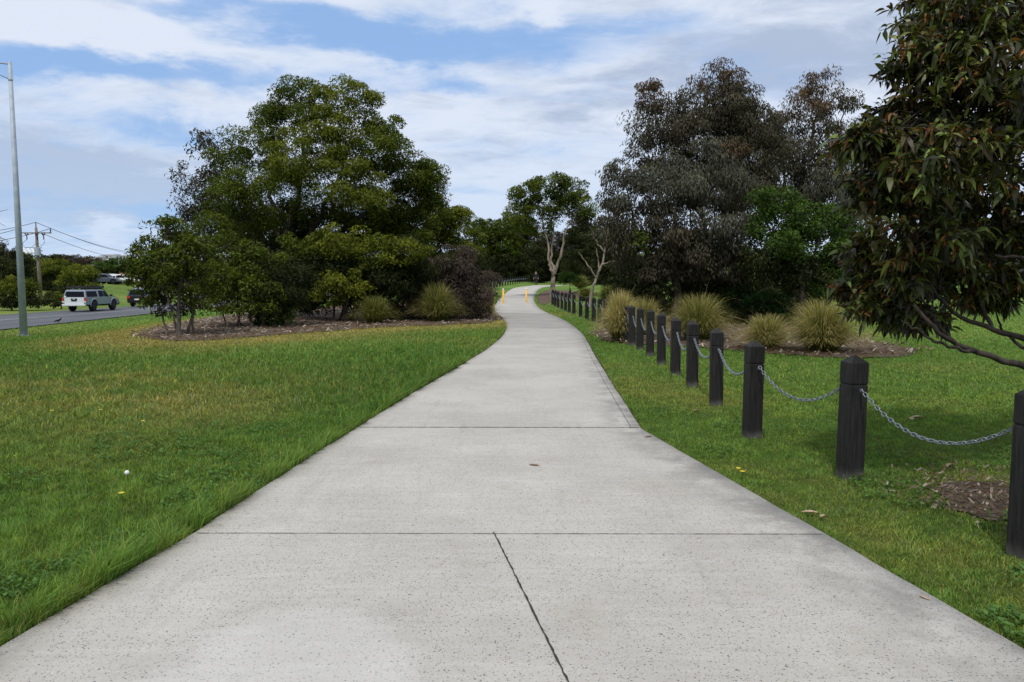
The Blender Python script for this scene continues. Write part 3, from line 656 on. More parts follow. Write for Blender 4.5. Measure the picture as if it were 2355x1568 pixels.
plant('wattle_shrub', 'dark wattle thicket with thin bent stems beside the small wattle', 'shrub', Y4, [
 (520, 580, 70, 36, .5, 'wattle', 2.0), (580, 610, 75, 40, .5, 'wattle', 2.2), (500, 640, 60, 36, 0, 'wattle', 1.9), (560, 660, 75, 42, 0, 'wattle', 1.9), (625, 660, 55, 50, .5, 'dull', 2.0), (515, 700, 55, 26, -.2, 'wattle', 1.3), (600, 700, 60, 30, 0, 'wattle', 1.5), (540, 600, 110, 40, 1.5, 'dull', 2.6), (480, 640, 70, 40, 1.5, 'dull', 2.4), (560, 690, 90, 26, 1.2, 'dull', 1.3), (650, 640, 60, 60, 1.4, 'dull', 3)],
 base=tuple(G(575, 757)[:2]), r0=.06, group=TG, leafscale=.85, stems=[Wl(Y4, (580, 757), (570, 710), (540, 660), (520, 600)), Wl(Y4, (545, 757), (555, 700), (580, 640), (590, 610)), Wl(Y4, (600, 760), (610, 700), (620, 650)), Wl(Y4, (520, 757), (510, 710), (495, 660)), Wl(Y4, (560, 758), (545, 720), (530, 680))])
plant('glossy_shrub', 'low dark green round shrub at the foot of the leaning trunk', 'shrub', G(640, 752)[1], [(640, 722, 38, 26, 0, 'green', 2.2), (605, 730, 30, 22, .2, 'dull', 3), (655, 705, 26, 20, .3, 'green', 2)], base=tuple(G(635, 752)[:2]), r0=.04, group=TG)
Y7 = G(800, 742)[1]
plant('golden_wattle', 'wattle with yellow tipped puffs and dark low stems in front of the tall one', 'tree', Y7, [
 (780, 560, 85, 34, 0, 'wattle_y'), (860, 590, 60, 30, 0, 'wattle_y'), (880, 560, 50, 26, .6, 'wattle'), (750, 620, 70, 40, .3, 'dull', 3.0), (820, 640, 90, 45, .8, 'dull', 3.4), (790, 660, 55, 36, -.5, 'wattle_y', 2.2), (760, 680, 40, 30, -.4, 'wattle_y', 2.0), (850, 690, 70, 36, .8, 'dull', 3.0),
 (930, 580, 60, 32, -.2, 'wattle_y'), (940, 640, 60, 45, .8, 'dull', 3.0), (700, 570, 55, 35, .5, 'wattle', 2), (880, 640, 60, 40, .6, 'dull', 3), (700, 680, 50, 34, 1.2, 'dull', 2.4), (730, 600, 70, 50, 1.4, 'dull', 3), (960, 600, 80, 50, 1.6, 'dull', 3), (720, 700, 60, 22, 2.5, 'dull', 2.2)],
 base=tuple(G(795, 742)[:2]), r0=.11, group=TG, leafscale=.85, stems=[Wl(Y7, (795, 742), (793, 690), (790, 640), (780, 570)), Wl(Y7+.4, (765, 737), (770, 690), (760, 640)), Wl(Y7+.6, (780, 737), (800, 680), (850, 610)), Wl(Y7+.8, (895, 735), (898, 680), (905, 620), (930, 580)), Wl(Y7+.7, (805, 738), (830, 690), (850, 650))])
Y6 = G(1000, 728)[1]
plant('round_wattle', 'bright topped wattle at the right end of the left bed beside the purple shrub', 'tree', Y6+3, [
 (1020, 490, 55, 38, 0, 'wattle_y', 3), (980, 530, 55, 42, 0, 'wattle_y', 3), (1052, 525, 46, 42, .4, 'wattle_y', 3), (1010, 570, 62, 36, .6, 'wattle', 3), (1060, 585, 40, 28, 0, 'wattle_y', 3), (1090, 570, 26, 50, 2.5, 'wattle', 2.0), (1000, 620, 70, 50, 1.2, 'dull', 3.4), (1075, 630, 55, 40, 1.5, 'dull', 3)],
 base=tuple(G(1010, 722)[:2]), r0=.12, group=TG)
Y8 = G(1000, 740)[1]
plant('purple_shrub', 'purple brown leafy shrub mass between the wattles and the path', 'shrub', Y8+1.0, [
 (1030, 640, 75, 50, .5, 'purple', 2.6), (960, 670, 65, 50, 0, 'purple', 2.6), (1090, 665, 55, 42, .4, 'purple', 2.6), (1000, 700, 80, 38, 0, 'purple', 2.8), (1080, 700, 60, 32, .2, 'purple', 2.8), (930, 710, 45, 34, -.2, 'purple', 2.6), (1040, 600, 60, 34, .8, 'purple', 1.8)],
 base=tuple(G(1020, 735)[:2]), r0=.05, group=TG)
# centre distance
MG = 'trees at the far bend of the path'
def far_tree(label, Y, ells, bpx, cover=2.4, ls=1.4, bark='bark_dark', r0=.16, stems=None, name='bushy_tree', group=MG, cat='tree', twigs=.5):
    b = (W(bpx, 650, Y)[0], Y)
    return plant(name, label, cat, Y, ells, base=b, r0=r0, bark=bark, group=group, cover=cover, leafscale=ls, twigs=twigs, stems=stems)
far_tree('dark green tree just left of the far path bend', 136, [(1125, 535, 34, 32, 0, 'wattle', 3), (1165, 525, 34, 36, 0, 'wattle', 3), (1145, 570, 50, 40, 0, 'wattle', 3), (1110, 600, 40, 50, 0, 'dull', 3), (1165, 560, 40, 40, 1, 'wattle'), (1150, 610, 50, 40, 0, 'dull', 3), (1130, 640, 60, 22, 0, 'dull', 3)], 1135, ls=2.6)
far_tree('dark tree right behind the far bollard row', 142, [(1195, 530, 34, 36, 0, 'wattle', 3), (1215, 560, 40, 40, 0, 'dull', 3), (1190, 600, 40, 45, 0, 'dull', 3), (1230, 600, 40, 50, 1, 'dull', 3), (1210, 640, 60, 20, 0, 'dull', 3)], 1200, ls=2.6)
far_tree('blunt grey green tree behind the purple shrub', 132, [(1095, 535, 30, 40, 0, 'wattle', 3), (1085, 600, 40, 45, 0, 'dull', 3)], 1100, ls=2.6)
for bx, hy in ((1180, 640), (1204, 650), (1215, 640)):
    pass
Ym = 56.0
gm = GR(W(1270, 650, Ym)[0], Ym)
plant('gum_tree', 'umbrella crowned gum with pale forked trunk at the far bend of the path', 'tree', Ym, [
 (1265, 424, 46, 28, 0, 'wattle', 3.4), (1208, 448, 34, 30, 0, 'wattle', 3.4), (1312, 446, 48, 30, .5, 'wattle', 3.3), (1230, 480, 50, 26, 0, 'wattle', 2.3), (1350, 480, 30, 28, 0, 'wattle', 2.6), (1192, 505, 36, 32, 0, 'wattle', 3.3), (1290, 490, 52, 24, .8, 'wattle', 2.0), (1350, 510, 26, 20, 0, 'sparse', 1.8), (1240, 525, 40, 20, .6, 'wattle', 2.0)],
 base=(gm[0], gm[1]), r0=.235, bark='bark_pale', group=MG, leafscale=1.3, twigs=.7,
 stems=[[gm-np.array([0, 0, .1])]+Wl(Ym, (1272, 640), (1275, 620)), Wl(Ym, (1274, 630), (1290, 580), (1300, 530), (1330, 480)), Wl(Ym, (1272, 628), (1262, 605), (1260, 560), (1245, 500), (1235, 460)), Wl(Ym, (1274, 622), (1266, 600), (1270, 560), (1275, 500))])
Yb = 44.0; gb = GR(W(1353, 650, Yb)[0], Yb)
plant('bare_gum', 'slim leaning gum with pale bare limbs right of the umbrella gum', 'tree', Yb, [(1400, 560, 30, 24, .4, 'dull', 1.3), (1350, 540, 26, 22, .5, 'dull', 1.2), (1425, 590, 30, 20, .6, 'dull', 1.3)],
 base=(gb[0], gb[1]), r0=.105, bark='bark_pale', group=MG, leafscale=1.3, twigs=.5,
 stems=[[gb-np.array([0, 0, .1])]+Wl(Yb, (1360, 670), (1370, 640), (1385, 605), (1393, 560), (1400, 520)), Wl(Yb, (1372, 640), (1345, 600), (1330, 580)), Wl(Yb, (1385, 608), (1410, 600), (1445, 606)), Wl(Yb, (1390, 580), (1370, 555), (1355, 520)), Wl(Yb, (1393, 560), (1415, 540), (1430, 520)), Wl(Yb, (1378, 622), (1374, 590), (1372, 570))])
far_tree('dark mound of foliage behind the umbrella gum trunk', 112, [(1280, 590, 50, 50, 0, 'dull', 3.2), (1330, 580, 50, 60, 0, 'dull', 3.2), (1240, 600, 40, 50, 0, 'dull', 3), (1290, 560, 60, 30, 0, 'purple', 1.6), (1290, 635, 60, 22, 0, 'dull', 3)], 1300, ls=2.2)
far_tree('dark conical tree between the two pale gums', 98, [(1330, 535, 26, 44, 0, 'dull', 3.2), (1335, 560, 34, 50, 0, 'dull', 3.2), (1375, 555, 30, 44, 0, 'dull', 3), (1345, 610, 50, 50, 0, 'dull', 3.2), (1380, 640, 50, 36, 0, 'dull', 3)], 1345)
far_tree('dark tree mass behind the slim leaning gum', 62, [(1400, 560, 40, 50, 0, 'dull', 3.2), (1420, 620, 60, 50, 0, 'dull', 3.4), (1470, 640, 60, 40, 0, 'dull', 3.4), (1400, 500, 28, 40, 0, 'gum', 1.8)], 1420)
far_tree('low dark thicket beyond the end of the path', 160, [(1200, 630, 60, 26, 0, 'dull', 3.2), (1260, 630, 60, 28, 0, 'dull', 3.2), (1320, 635, 60, 26, 0, 'dull', 3.2), (1140, 630, 50, 26, 0, 'dull', 3.2)], 1240, ls=2)
far_tree('pair of low olive shrubs right of the forked trunk', 60, [(1310, 640, 22, 16, 0, 'green', 2.4), (1420, 655, 30, 18, 0, 'dull', 3)], 1310, name='low_shrub', cat='shrub')
# right bed
Yr = 31.0
def RG(px, Y): return (W(px, 650, Y)[0], Y)
bR = RG(1655, Yr)
plant('grey_gum', 'tall grey leaved gum with rusty tips and two spires right of the path', 'tree', Yr, [
 (1505, 225, 40, 36, .5, 'gumred', 2.0), (1500, 285, 48, 45, .5, 'gum', 1.4), (1490, 350, 55, 45, .5, 'gum', 1.3), (1655, 185, 58, 34, 0, 'gumred', 2.3), (1640, 240, 80, 45, 0, 'gum', 2.5), (1700, 230, 50, 38, .4, 'gum', 1.8), (1650, 310, 95, 50, 0, 'gum', 2.3),
 (1740, 290, 60, 50, .8, 'gum', 1.9), (1560, 320, 60, 50, .6, 'gum', 2.0), (1600, 380, 100, 50, -.4, 'gumblue', 2.4), (1700, 390, 80, 60, 0, 'gum', 2.2), (1760, 370, 60, 60, 1, 'gum', 1.8), (1690, 345, 35, 20, -1.2, 'gumred', 1.6), (1600, 300, 90, 60, 1.2, 'gum', 1.6), (1560, 400, 90, 50, 1.2, 'gum', 2.2), (1700, 300, 100, 70, 1.5, 'gum', 1.6), (1640, 430, 120, 60, 1.6, 'gum', 2.4), (1740, 460, 70, 60, 1.5, 'gum', 2.4), (1560, 250, 40, 50, 1, 'gum', 1.2)],
 base=bR, r0=.24, group=TR, stems=[[np.array([*bR, -.1])]+Wl(Yr, (1655, 640), (1665, 540), (1660, 420), (1655, 280)), Wl(Yr, (1655, 600), (1600, 480), (1530, 380), (1505, 250)), Wl(Yr, (1663, 540), (1720, 450), (1750, 340))])
bR2 = RG(1830, Yr+4)
plant('grey_gum', 'lighter grey gum behind, leaning right toward the flowering gum', 'tree', Yr+4, [
 (1895, 205, 50, 36, 0, 'gumred', 1.6), (1840, 245, 60, 34, 0, 'gumred', 1.6), (1930, 250, 46, 40, .4, 'gum', 1.3), (1800, 300, 60, 45, 0, 'gum', 2.0), (1870, 310, 60, 45, 0, 'gum', 1.3), (1840, 370, 70, 45, 0, 'gum', 1.5), (1910, 370, 60, 50, .5, 'gumblue', 1.4), (1830, 430, 80, 50, 0, 'gumblue', 1.5), (1920, 450, 70, 60, .5, 'gumblue', 1.6), (1960, 540, 50, 60, 1, 'gum', 1.7), (1960, 330, 50, 50, .6, 'gum', 1.3), (1990, 420, 50, 60, .6, 'gum', 1.5), (1900, 480, 90, 60, 1.2, 'gum', 1.8), (1990, 500, 60, 60, .8, 'gum', 1.8), (1780, 400, 80, 60, 1, 'gum', 2)],
 base=bR2, r0=.2, bark='bark_grey', group=TR, stems=[[np.array([*bR2, -.1])]+Wl(Yr+4, (1830, 620), (1820, 500), (1850, 380), (1880, 260)), Wl(Yr+4, (1822, 520), (1870, 440), (1920, 350), (1940, 260)), Wl(Yr+4, (1820, 520), (1800, 400), (1790, 310))])
Yf = 27.0; bF = RG(1560, Yf)
plant('weeping_gum', 'drooping blue grey gum skirt standing nearest the bollards on the right', 'tree', Yf, [
 (1420, 400, 36, 30, .3, 'gumblue', 1.6), (1450, 450, 60, 50, .2, 'gumblue', 2.2), (1440, 520, 55, 55, .3, 'gum', 2.4), (1530, 440, 75, 55, 0, 'gumblue', 2.4), (1640, 430, 85, 55, -.3, 'gumblue', 2.5), (1700, 490, 50, 60, 0, 'gum', 2.2), (1540, 520, 85, 55, -.2, 'gum', 2.6), (1640, 530, 85, 55, -.4, 'gumblue', 2.6),
 (1470, 590, 75, 50, .2, 'gum', 2.8), (1570, 600, 85, 50, 0, 'gum', 3), (1660, 610, 80, 50, 0, 'gum', 3), (1520, 655, 80, 36, .3, 'dull', 3), (1620, 660, 70, 36, .6, 'dull', 3), (1450, 650, 50, 36, .8, 'dull', 3), (1680, 670, 60, 30, .6, 'dull', 3), (1470, 560, 30, 25, -.8, 'wattle', .9)],
 base=bF, r0=.16, group=TR, stems=[[np.array([*bF, -.1])]+Wl(Yf, (1555, 640), (1540, 560), (1560, 460)), Wl(Yf+.4, (1600, 700), (1620, 620), (1645, 520), (1640, 440)), Wl(Yf+.5, (1530, 700), (1500, 620), (1460, 520), (1440, 430))])
Yg = 25.0; bG = RG(1850, Yg)
plant('green_tree', 'bright green broadleaf tree in front of the grey gums', 'tree', Yg, [
 (1785, 460, 52, 36, 0, 'green', 2.8), (1840, 490, 60, 40, .2, 'green', 2.5), (1900, 510, 50, 40, .4, 'green', 2.0), (1780, 530, 50, 48, 0, 'green', 3.1), (1850, 560, 70, 48, 0, 'green', 3.2), (1920, 590, 45, 36, .2, 'green', 2.6), (1770, 600, 60, 45, .4, 'dull', 3), (1850, 630, 75, 40, .3, 'dull', 2.8), (1900, 650, 60, 34, .4, 'green', 2.2), (1810, 560, 40, 30, -.8, 'green', 2), (1945, 560, 40, 36, .6, 'green', 1.8), (1940, 630, 50, 40, .8, 'dull', 2.4), (1870, 600, 90, 50, 1, 'dull', 2.6)],
 base=bG, r0=.12, group=TR, stems=[[np.array([*bG, -.1])]+Wl(Yg, (1845, 650), (1830, 570), (1800, 480)), Wl(Yg, (1845, 640), (1880, 560), (1900, 500))])
plant('green_shrub', 'spreading bright green shrub under the green tree behind the tussocks', 'shrub', G(1740, 748)[1], [
 (1690, 690, 46, 30, .2, 'bright', 2.2), (1640, 680, 28, 22, .4, 'bright', 1.8), (1750, 705, 55, 32, 0, 'bright', 2.5), (1810, 715, 45, 26, .2, 'bright', 2.4), (1720, 730, 60, 20, 0, 'dull', 3), (1790, 690, 50, 26, .6, 'dull', 2.6)], base=tuple(G(1745, 750)[:2]), r0=.05, group=TR)
for k, (px, py, r_, dY, lab) in enumerate([(1450, 690, 60, 2.5, 'dark understorey shrub behind the straw tussock'), (1550, 690, 65, 3, 'dark understorey shrub under the weeping gum'), (1660, 700, 60, 3, 'dark understorey shrub behind the wide dome tussock'), (1850, 700, 60, 2, 'dark understorey shrub right of the green shrub'), (1760, 680, 60, 5, 'dark understorey shrub behind the green shrub')]):
    Yk = 27+dY; plant('understorey_shrub', lab, 'shrub', Yk, [(px, py, r_, 32, 0, 'dull', 3), (px+20, py-34, r_*.8, 30, .3, 'dull', 3)], r0=.05, group='dark understorey shrubs in the right bed', leafscale=1.2, twigs=.4)
RB = 'far trees beyond the right hand lawn'
for k, (px, Y, hy, r, sty, lab) in enumerate([(2010, 60, 610, 70, 'dull', 'dark tree across the lawn at the left of the gap under the gum'), (2130, 70, 600, 90, 'gum', 'grey tree across the lawn behind the flowering gum'), (2290, 75, 605, 90, 'dull', 'dark tree across the lawn at the right edge'),
                                          (2420, 66, 600, 90, 'gum', 'grey tree off beyond the right edge of the lawn'), (1990, 48, 640, 50, 'gum', 'low grey bush on the lawn behind the big tussock')]):
    far_tree(lab, Y, [(px-30, hy-8, r*.6, r*.42, 0, sty, 2.6), (px+30, hy, r*.6, r*.4, 0, sty, 2.6), (px, hy+28, r*.8, r*.4, 0, 'dull', 3)], px, ls=1.7, group=RB)

# near flowering gum: long leaves in rosettes
def near_gum():
    Yc = 5.6
    ells = [(2230, 60, 215, 120, 0), (2330, -130, 250, 160, .2), (2140, 150, 130, 80, -.2), (2320, 210, 170, 130, -.5), (2110, 270, 130, 75, 0), (2020, 350, 110, 60, .0), (2200, 370, 180, 110, -.6), (2060, 450, 120, 65, 0), (2120, 550, 150, 75, -.2), (2290, 500, 160, 110, .5),
            (2060, 640, 115, 55, 0), (2210, 640, 160, 65, .1), (2030, 715, 95, 40, .1), (1985, 590, 70, 60, .3), (1965, 670, 60, 40, .3), (1985, 440, 70, 60, .3), (2160, 40, 130, 90, .6), (2120, 380, 130, 90, 1.0), (1960, 330, 60, 45, -.2), (2110, 735, 100, 35, .1), (2330, 640, 140, 70, .3), (2480, 60, 200, 160, .4), (2500, 330, 200, 150, 0), (2520, 560, 180, 110, .4), (2250, 280, 150, 120, 1.2), (2150, 450, 150, 120, 1.1), (2650, 250, 170, 200, .8), (2240, 560, 150, 100, 1.2), (2260, 690, 110, 34, .5)]
    base = np.array([5.45, 5.9]); B = np.array([base[0], base[1], -.1])
    tw = []; Vw, Qw, off = [], [], 0
    def put(P, r, n):
        nonlocal off
        V, Q = tube(P, r, n); Vw.append(V); Qw.append(Q+off); off += len(V)
    stems = [[B, (5.4, 5.9, .5), (5.2, 5.85, 1.3), (5.0, 5.8, 2.4), (4.8, 5.7, 3.6), (4.6, 5.7, 4.6)],
             [(5.42, 5.9, .42), (4.6, 5.65, .72), tuple(W(2354, 845, 5.5)), tuple(W(2230, 805, 5.4)), tuple(W(2160, 770, 5.3)), tuple(W(2100, 700, 5.3))],
             [(5.4, 5.9, .6), (4.7, 5.8, .9), tuple(W(2354, 782, 5.8)), tuple(W(2270, 752, 5.7)), tuple(W(2190, 725, 5.6)), tuple(W(2130, 640, 5.5))],
             [tuple(W(2250, 811, 5.42)), tuple(W(2190, 800, 5.3)), tuple(W(2130, 775, 5.25)), tuple(W(2070, 735, 5.2))],
             [tuple(W(2280, 755, 5.7)), tuple(W(2262, 715, 5.7)), tuple(W(2256, 660, 5.7)), tuple(W(2240, 560, 5.6))],
             [tuple(W(2200, 793, 5.35)), tuple(W(2170, 765, 5.4)), tuple(W(2150, 730, 5.4)), tuple(W(2140, 690, 5.4))],
             [(5.2, 5.85, 1.2), (4.5, 5.6, 1.9), (3.9, 5.4, 2.4), (3.4, 5.4, 2.7)], [(5.05, 5.8, 2.2), (4.4, 5.6, 2.9), (3.9, 5.5, 3.6)], [(5.3, 5.85, .9), (4.7, 5.5, 1.5), (4.0, 5.4, 1.7), (3.5, 5.4, 1.75)],
             [tuple(W(2354, 800, 5.7)), tuple(W(2310, 770, 5.9)), tuple(W(2290, 730, 6)), tuple(W(2285, 660, 6))]]
    nodes = []
    for q, st in enumerate(stems):
        P = np.array(st, float); t = np.linspace(0, 1, len(P)); tt = np.linspace(0, 1, 22); PP = np.stack([np.interp(tt, t, P[:, k]) for k in range(3)], 1)
        for _ in range(2): PP[1:-1] = (PP[:-2]+2*PP[1:-1]+PP[2:])/4
        PP[1:-1] += R.normal(0, .006, (20, 3)); r0 = [.085, .036, .034, .016, .018, .012, .03, .03, .03, .014][q]
        put(PP, r0*(1-.72*tt), 9); nodes += [(p, r0*(1-.72*t_)) for p, t_ in zip(PP[6:], tt[6:])]
    NP = np.array([n[0] for n in nodes])
    tips = []
    for e in ells:
        px, py, a, b, dY = e; Y = Yc+dY; c = W(px, py, Y); k = Y/F; a *= k; b *= k
        for _ in range(7):
            d = unit(1)[0]; s = c+d*np.array([a, .55*(a+b), b])*.55*R.random()
            q = nodes[int(np.argmin(np.linalg.norm(NP-s, axis=1)+R.random(len(NP))*.25))]
            P = curve3(q[0], s, .15, 7, .3); put(P, np.linspace(min(q[1]*.7, .012), .004, 7), 5)
            m = 9 if b > .25 else 5
            for _ in range(m):
                d2 = unit(1)[0]; rr = .55+.45*R.random()
                tp = c+d2*np.array([a, .55*(a+b), b])*rr
                if np.linalg.norm(tp-s) > .9: tp = s+(tp-s)*.9/np.linalg.norm(tp-s)
                bi = P[3+int(R.integers(0, 4))]; T = curve3(bi, tp, .12, 5, .3); put(T, np.linspace(.004, .0018, 5), 4)
                tips.append((tp, T[-1]-T[-2])); tips.append((T[3], T[3]-T[2])) if R.random() < .8 else None
    tips_p = np.array([t[0] for t in tips]); tips_d = np.array([t[1] for t in tips]); tips_d /= np.linalg.norm(tips_d, axis=1)[:, None]+1e-9
    n_per = 14; nt = len(tips_p); idx = np.repeat(np.arange(nt), n_per); n = len(idx)
    young = R.random(nt) < .36; hue = R.random(nt)
    back = R.random(n)[:, None]*.16
    P0 = tips_p[idx]-tips_d[idx]*back+R.normal(0, .012, (n, 3))
    A = tips_d[idx]*.6+unit(n)*1.2; A[:, 2] -= .15; A /= np.linalg.norm(A, axis=1)[:, None]
    yl = young[idx] & (R.random(n) < .5)
    l = np.where(yl, .04+.035*R.random(n), .065+.055*R.random(n)); w_ = l*(.26+.12*R.random(n))
    Nn = unit(n)*.8+np.array([0, 0, 1.0]); Bv = np.cross(A, Nn); Bv /= np.linalg.norm(Bv, axis=1)[:, None]; U = np.cross(Bv, A)
    rows = [(0, .10, 0), (.22, .85, .05), (.5, 1.0, .02), (.78, .6, -.10), (1.0, .03, -.26)]; K = []
    bend = (.5+1.1*R.random(n))[:, None]; side = (R.random(n)[:, None]-.5)*.5
    for t, wk, dn in rows:
        c = P0+A*(l*t)[:, None]+np.array([0, 0, 1.])*(dn*l)[:, None]*bend+Bv*(l*t*t)[:, None]*side
        K += [c-Bv*(w_*wk/2)[:, None]+U*(w_*wk*.16)[:, None], c+Bv*(w_*wk/2)[:, None]+U*(w_*wk*.16)[:, None]]
    V = np.stack(K, 1).reshape(-1, 3); b = np.arange(n)[:, None]*10
    Q = np.stack([b+np.array([[0, 2, 4, 6]]), b+np.array([[1, 3, 5, 7]]), b+np.array([[3, 5, 7, 9]]), b+np.array([[2, 4, 6, 8]])], -1).reshape(-1, 4)
    t = R.random((n, 1)); h = hue[idx][:, None]
    t = t**1.6; col = np.array([.014, .016, .008])*(1-t)+np.array([.085, .100, .026])*t
    col = np.where(h > .72, col*np.array([1.5, 1.35, .8]), col); col = np.where(h < .2, col*np.array([1.35, .9, .75]), col)
    hl = (R.random(n) < .14)[:, None]; col = np.where(hl, np.array([.15, .20, .045])*(.6+.7*R.random((n, 1))), col)  # random leaves coloured bright as painted catch lights
    br = np.array([.20, .085, .025])*(.5+.8*R.random((n, 1))); col = np.where(yl[:, None], br, col)
    Cc = np.repeat(col, 10, 0)
    loc = np.array([base[0], base[1], 0])
    root = thing('flowering_gum', 'near gum with long glossy dark leaves and rusty young tips filling the right edge', 'tree', loc)
    link('crown', mesh_np('crown', V-loc, Q, None, M['gloss_leaf'], Cc, True), root)
    link('trunk', mesh_np('trunk', np.concatenate(Vw)-loc, np.concatenate(Qw), None, M['bark_dark'], None, True), root)
near_gum()

weeds(26000, 'small round weed leaves scattered through the near lawn')
# ------------------------------------------------------------------ tussocks
def tussock(px, py, rpx, hpx, label, straw=.3, group=None, n=520, name='grass_tussock', parity=1):
    rpx *= 1.10; n *= 1.1
    g = G(px, py); Y = g[1]; r = rpx*Y/F; h = hpx*Y/F
    n = int(n*1.7); a = R.random(n)*2*math.pi; q = R.random(n)**.6
    out = r*q*(.8+.55*R.random(n)); top = h*(1.22-.80*q**2.2)*(.78+.35*R.random(n)); odd = R.random(n) < .10; out = np.where(odd, out*1.45, out); top = np.where(odd, top*(.35+.9*R.random(n)), top); r = r*1.15
    sx_, sy_ = np.cos(a), np.sin(a); b0 = r*.22*R.random(n)
    K = []; C = []; wv = .012*(.7+.6*R.random(n))*max(1, Y/19)
    ts = [0, .3, .6, .85, 1.0]; px_, py_ = -sy_, sx_
    fl = R.random(n)*math.pi; px_, py_ = np.cos(fl), np.sin(fl)
    st = (R.random(n) < straw); gcol = np.array([.12, .14, .024])*(.6+.8*R.random((n, 1))); scol = np.array([.60, .48, .22])*(.6+.6*R.random((n, 1)))
    for t in ts:
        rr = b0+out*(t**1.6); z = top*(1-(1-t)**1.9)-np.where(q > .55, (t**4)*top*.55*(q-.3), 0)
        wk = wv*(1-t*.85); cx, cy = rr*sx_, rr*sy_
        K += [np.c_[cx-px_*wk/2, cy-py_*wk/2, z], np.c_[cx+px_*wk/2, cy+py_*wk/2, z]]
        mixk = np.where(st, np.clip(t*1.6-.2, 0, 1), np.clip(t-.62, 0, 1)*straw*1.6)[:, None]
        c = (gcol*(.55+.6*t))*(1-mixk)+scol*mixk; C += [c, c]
    V = np.stack(K, 1).reshape(-1, 3); CC = np.stack(C, 1).reshape(-1, 3); b = np.arange(n)[:, None]*10
    o4 = np.arange(4)[None]*2; Q = np.stack([b+o4, b+o4+1, b+o4+3, b+o4+2], -1).reshape(-1, 4)
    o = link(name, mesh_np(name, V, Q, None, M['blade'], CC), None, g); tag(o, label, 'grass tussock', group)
TL = 'tussocks in the left bed'; TT = 'tussocks in the right bed'
tussock(862, 746, 50, 52, 'round olive tussock alone in front of the left trees', .15, TL, 900)
tussock(1005, 742, 58, 72, 'tall green tussock against the purple shrub', .25, TL, 1000)
tussock(1115, 722, 32, 52, 'pale edged tussock leaning toward the left path edge', .4, TL, 800)
tussock(1425, 786, 52, 92, 'straw coloured upright tussock beside the end of the near bollard row', .75, TT, 1500)
tussock(1480, 775, 55, 72, 'olive tussock behind the cluster of closest packed bollards', .5, TT, 1100)
tussock(1605, 786, 84, 86, 'wide green domed tussock behind the middle bollards', .35, TT, 1700)
tussock(1762, 806, 68, 66, 'low yellow tipped tussock left of the biggest one', .45, TT, 1300)
tussock(1890, 812, 96, 96, 'largest tussock with straw crown nearest the flowering gum', .5, TT, 2200)
tussock(1500, 718, 26, 38, 'small olive tussock under the weeping gum', .3, TT, 600)
tussock(1592, 728, 22, 44, 'small brownish tussock peeping above the wide dome', .4, TT, 500)
tussock(1335, 664, 24, 24, 'rounded yellow green tussock far off near the forked trunk', .2, TT, 500)
tussock(1345, 692, 26, 26, 'dark tussock behind the far bollards, left of the slim trunk', .1, TT, 500)
tussock(1396, 692, 32, 28, 'dark tussock behind the far bollards, right of the slim trunk', .1, TT, 500)
tussock(1330, 651.5+8, 20, 16, 'tiny far tussock at the foot of the dark thicket', .3, TT, 300)

# ------------------------------------------------------------------ bollards and chains
def make_bollard(h=1.0, s=.15):
    root = thing('bollard', 'x', 'bollard')
    a = s/2
    def ring(k, z): return [(-k, -k, z), (k, -k, z), (k, k, z), (-k, k, z)]
    mb = MB().rings([ring(a, -.15), ring(a, h-.235)]); mb.build('post', M['bollard'], root, bevel=.006)
    mb = MB().rings([ring(a-.006, h-.236), ring(a-.006, h-.226), ring(a, h-.222), ring(a, h-.06), ring(.004, h)]); mb.build('cap', M['bollard'], root, bevel=.005)
    for sg in (-1, 1):
        V, Q = tube(np.array([[0, sg*(a-.01), h-.27], [0, sg*(a+.018), h-.27]]), .004, 6)
        V2, Q2 = [], []
        t = np.linspace(0, 2*math.pi, 11); P = np.stack([0*t, sg*(a+.03)+.013*np.cos(t), h-.27+.013*np.sin(t)], 1); V2, Q2 = tube(P, .0035, 5)
        link('eye_bolt', mesh_np('eye_bolt', np.concatenate([V, V2]), np.concatenate([Q, Q2+len(V)]), None, M['chain'], None, True), root)
    return root
def link_np(L=.052, Wd=.032, r=.0042, k=14, n=6):
    t = np.linspace(0, 2*math.pi, k+1)[:-1]; c, s = np.cos(t), np.sin(t); hl = (L-Wd)/2
    P = np.stack([np.where(c > 0, hl, -hl)+c*(Wd/2-r), s*(Wd/2-r), 0*t], 1)
    T = np.roll(P, -1, 0)-np.roll(P, 1, 0); T /= np.linalg.norm(T, axis=1)[:, None]; Z = np.array([0, 0, 1.]); A = np.cross(T, Z)
    an = np.arange(n)*2*math.pi/n; V = P[:, None]+r*(A[:, None]*np.cos(an)[None, :, None]+Z*np.sin(an)[None, :, None])
    i = np.arange(k)[:, None]*n; i2 = ((np.arange(k)+1) % k)[:, None]*n; a = np.arange(n)[None]; b = (a+1) % n
    return V.reshape(-1, 3), np.stack([i+a, i+b, i2+b, i2+a], -1).reshape(-1, 4)
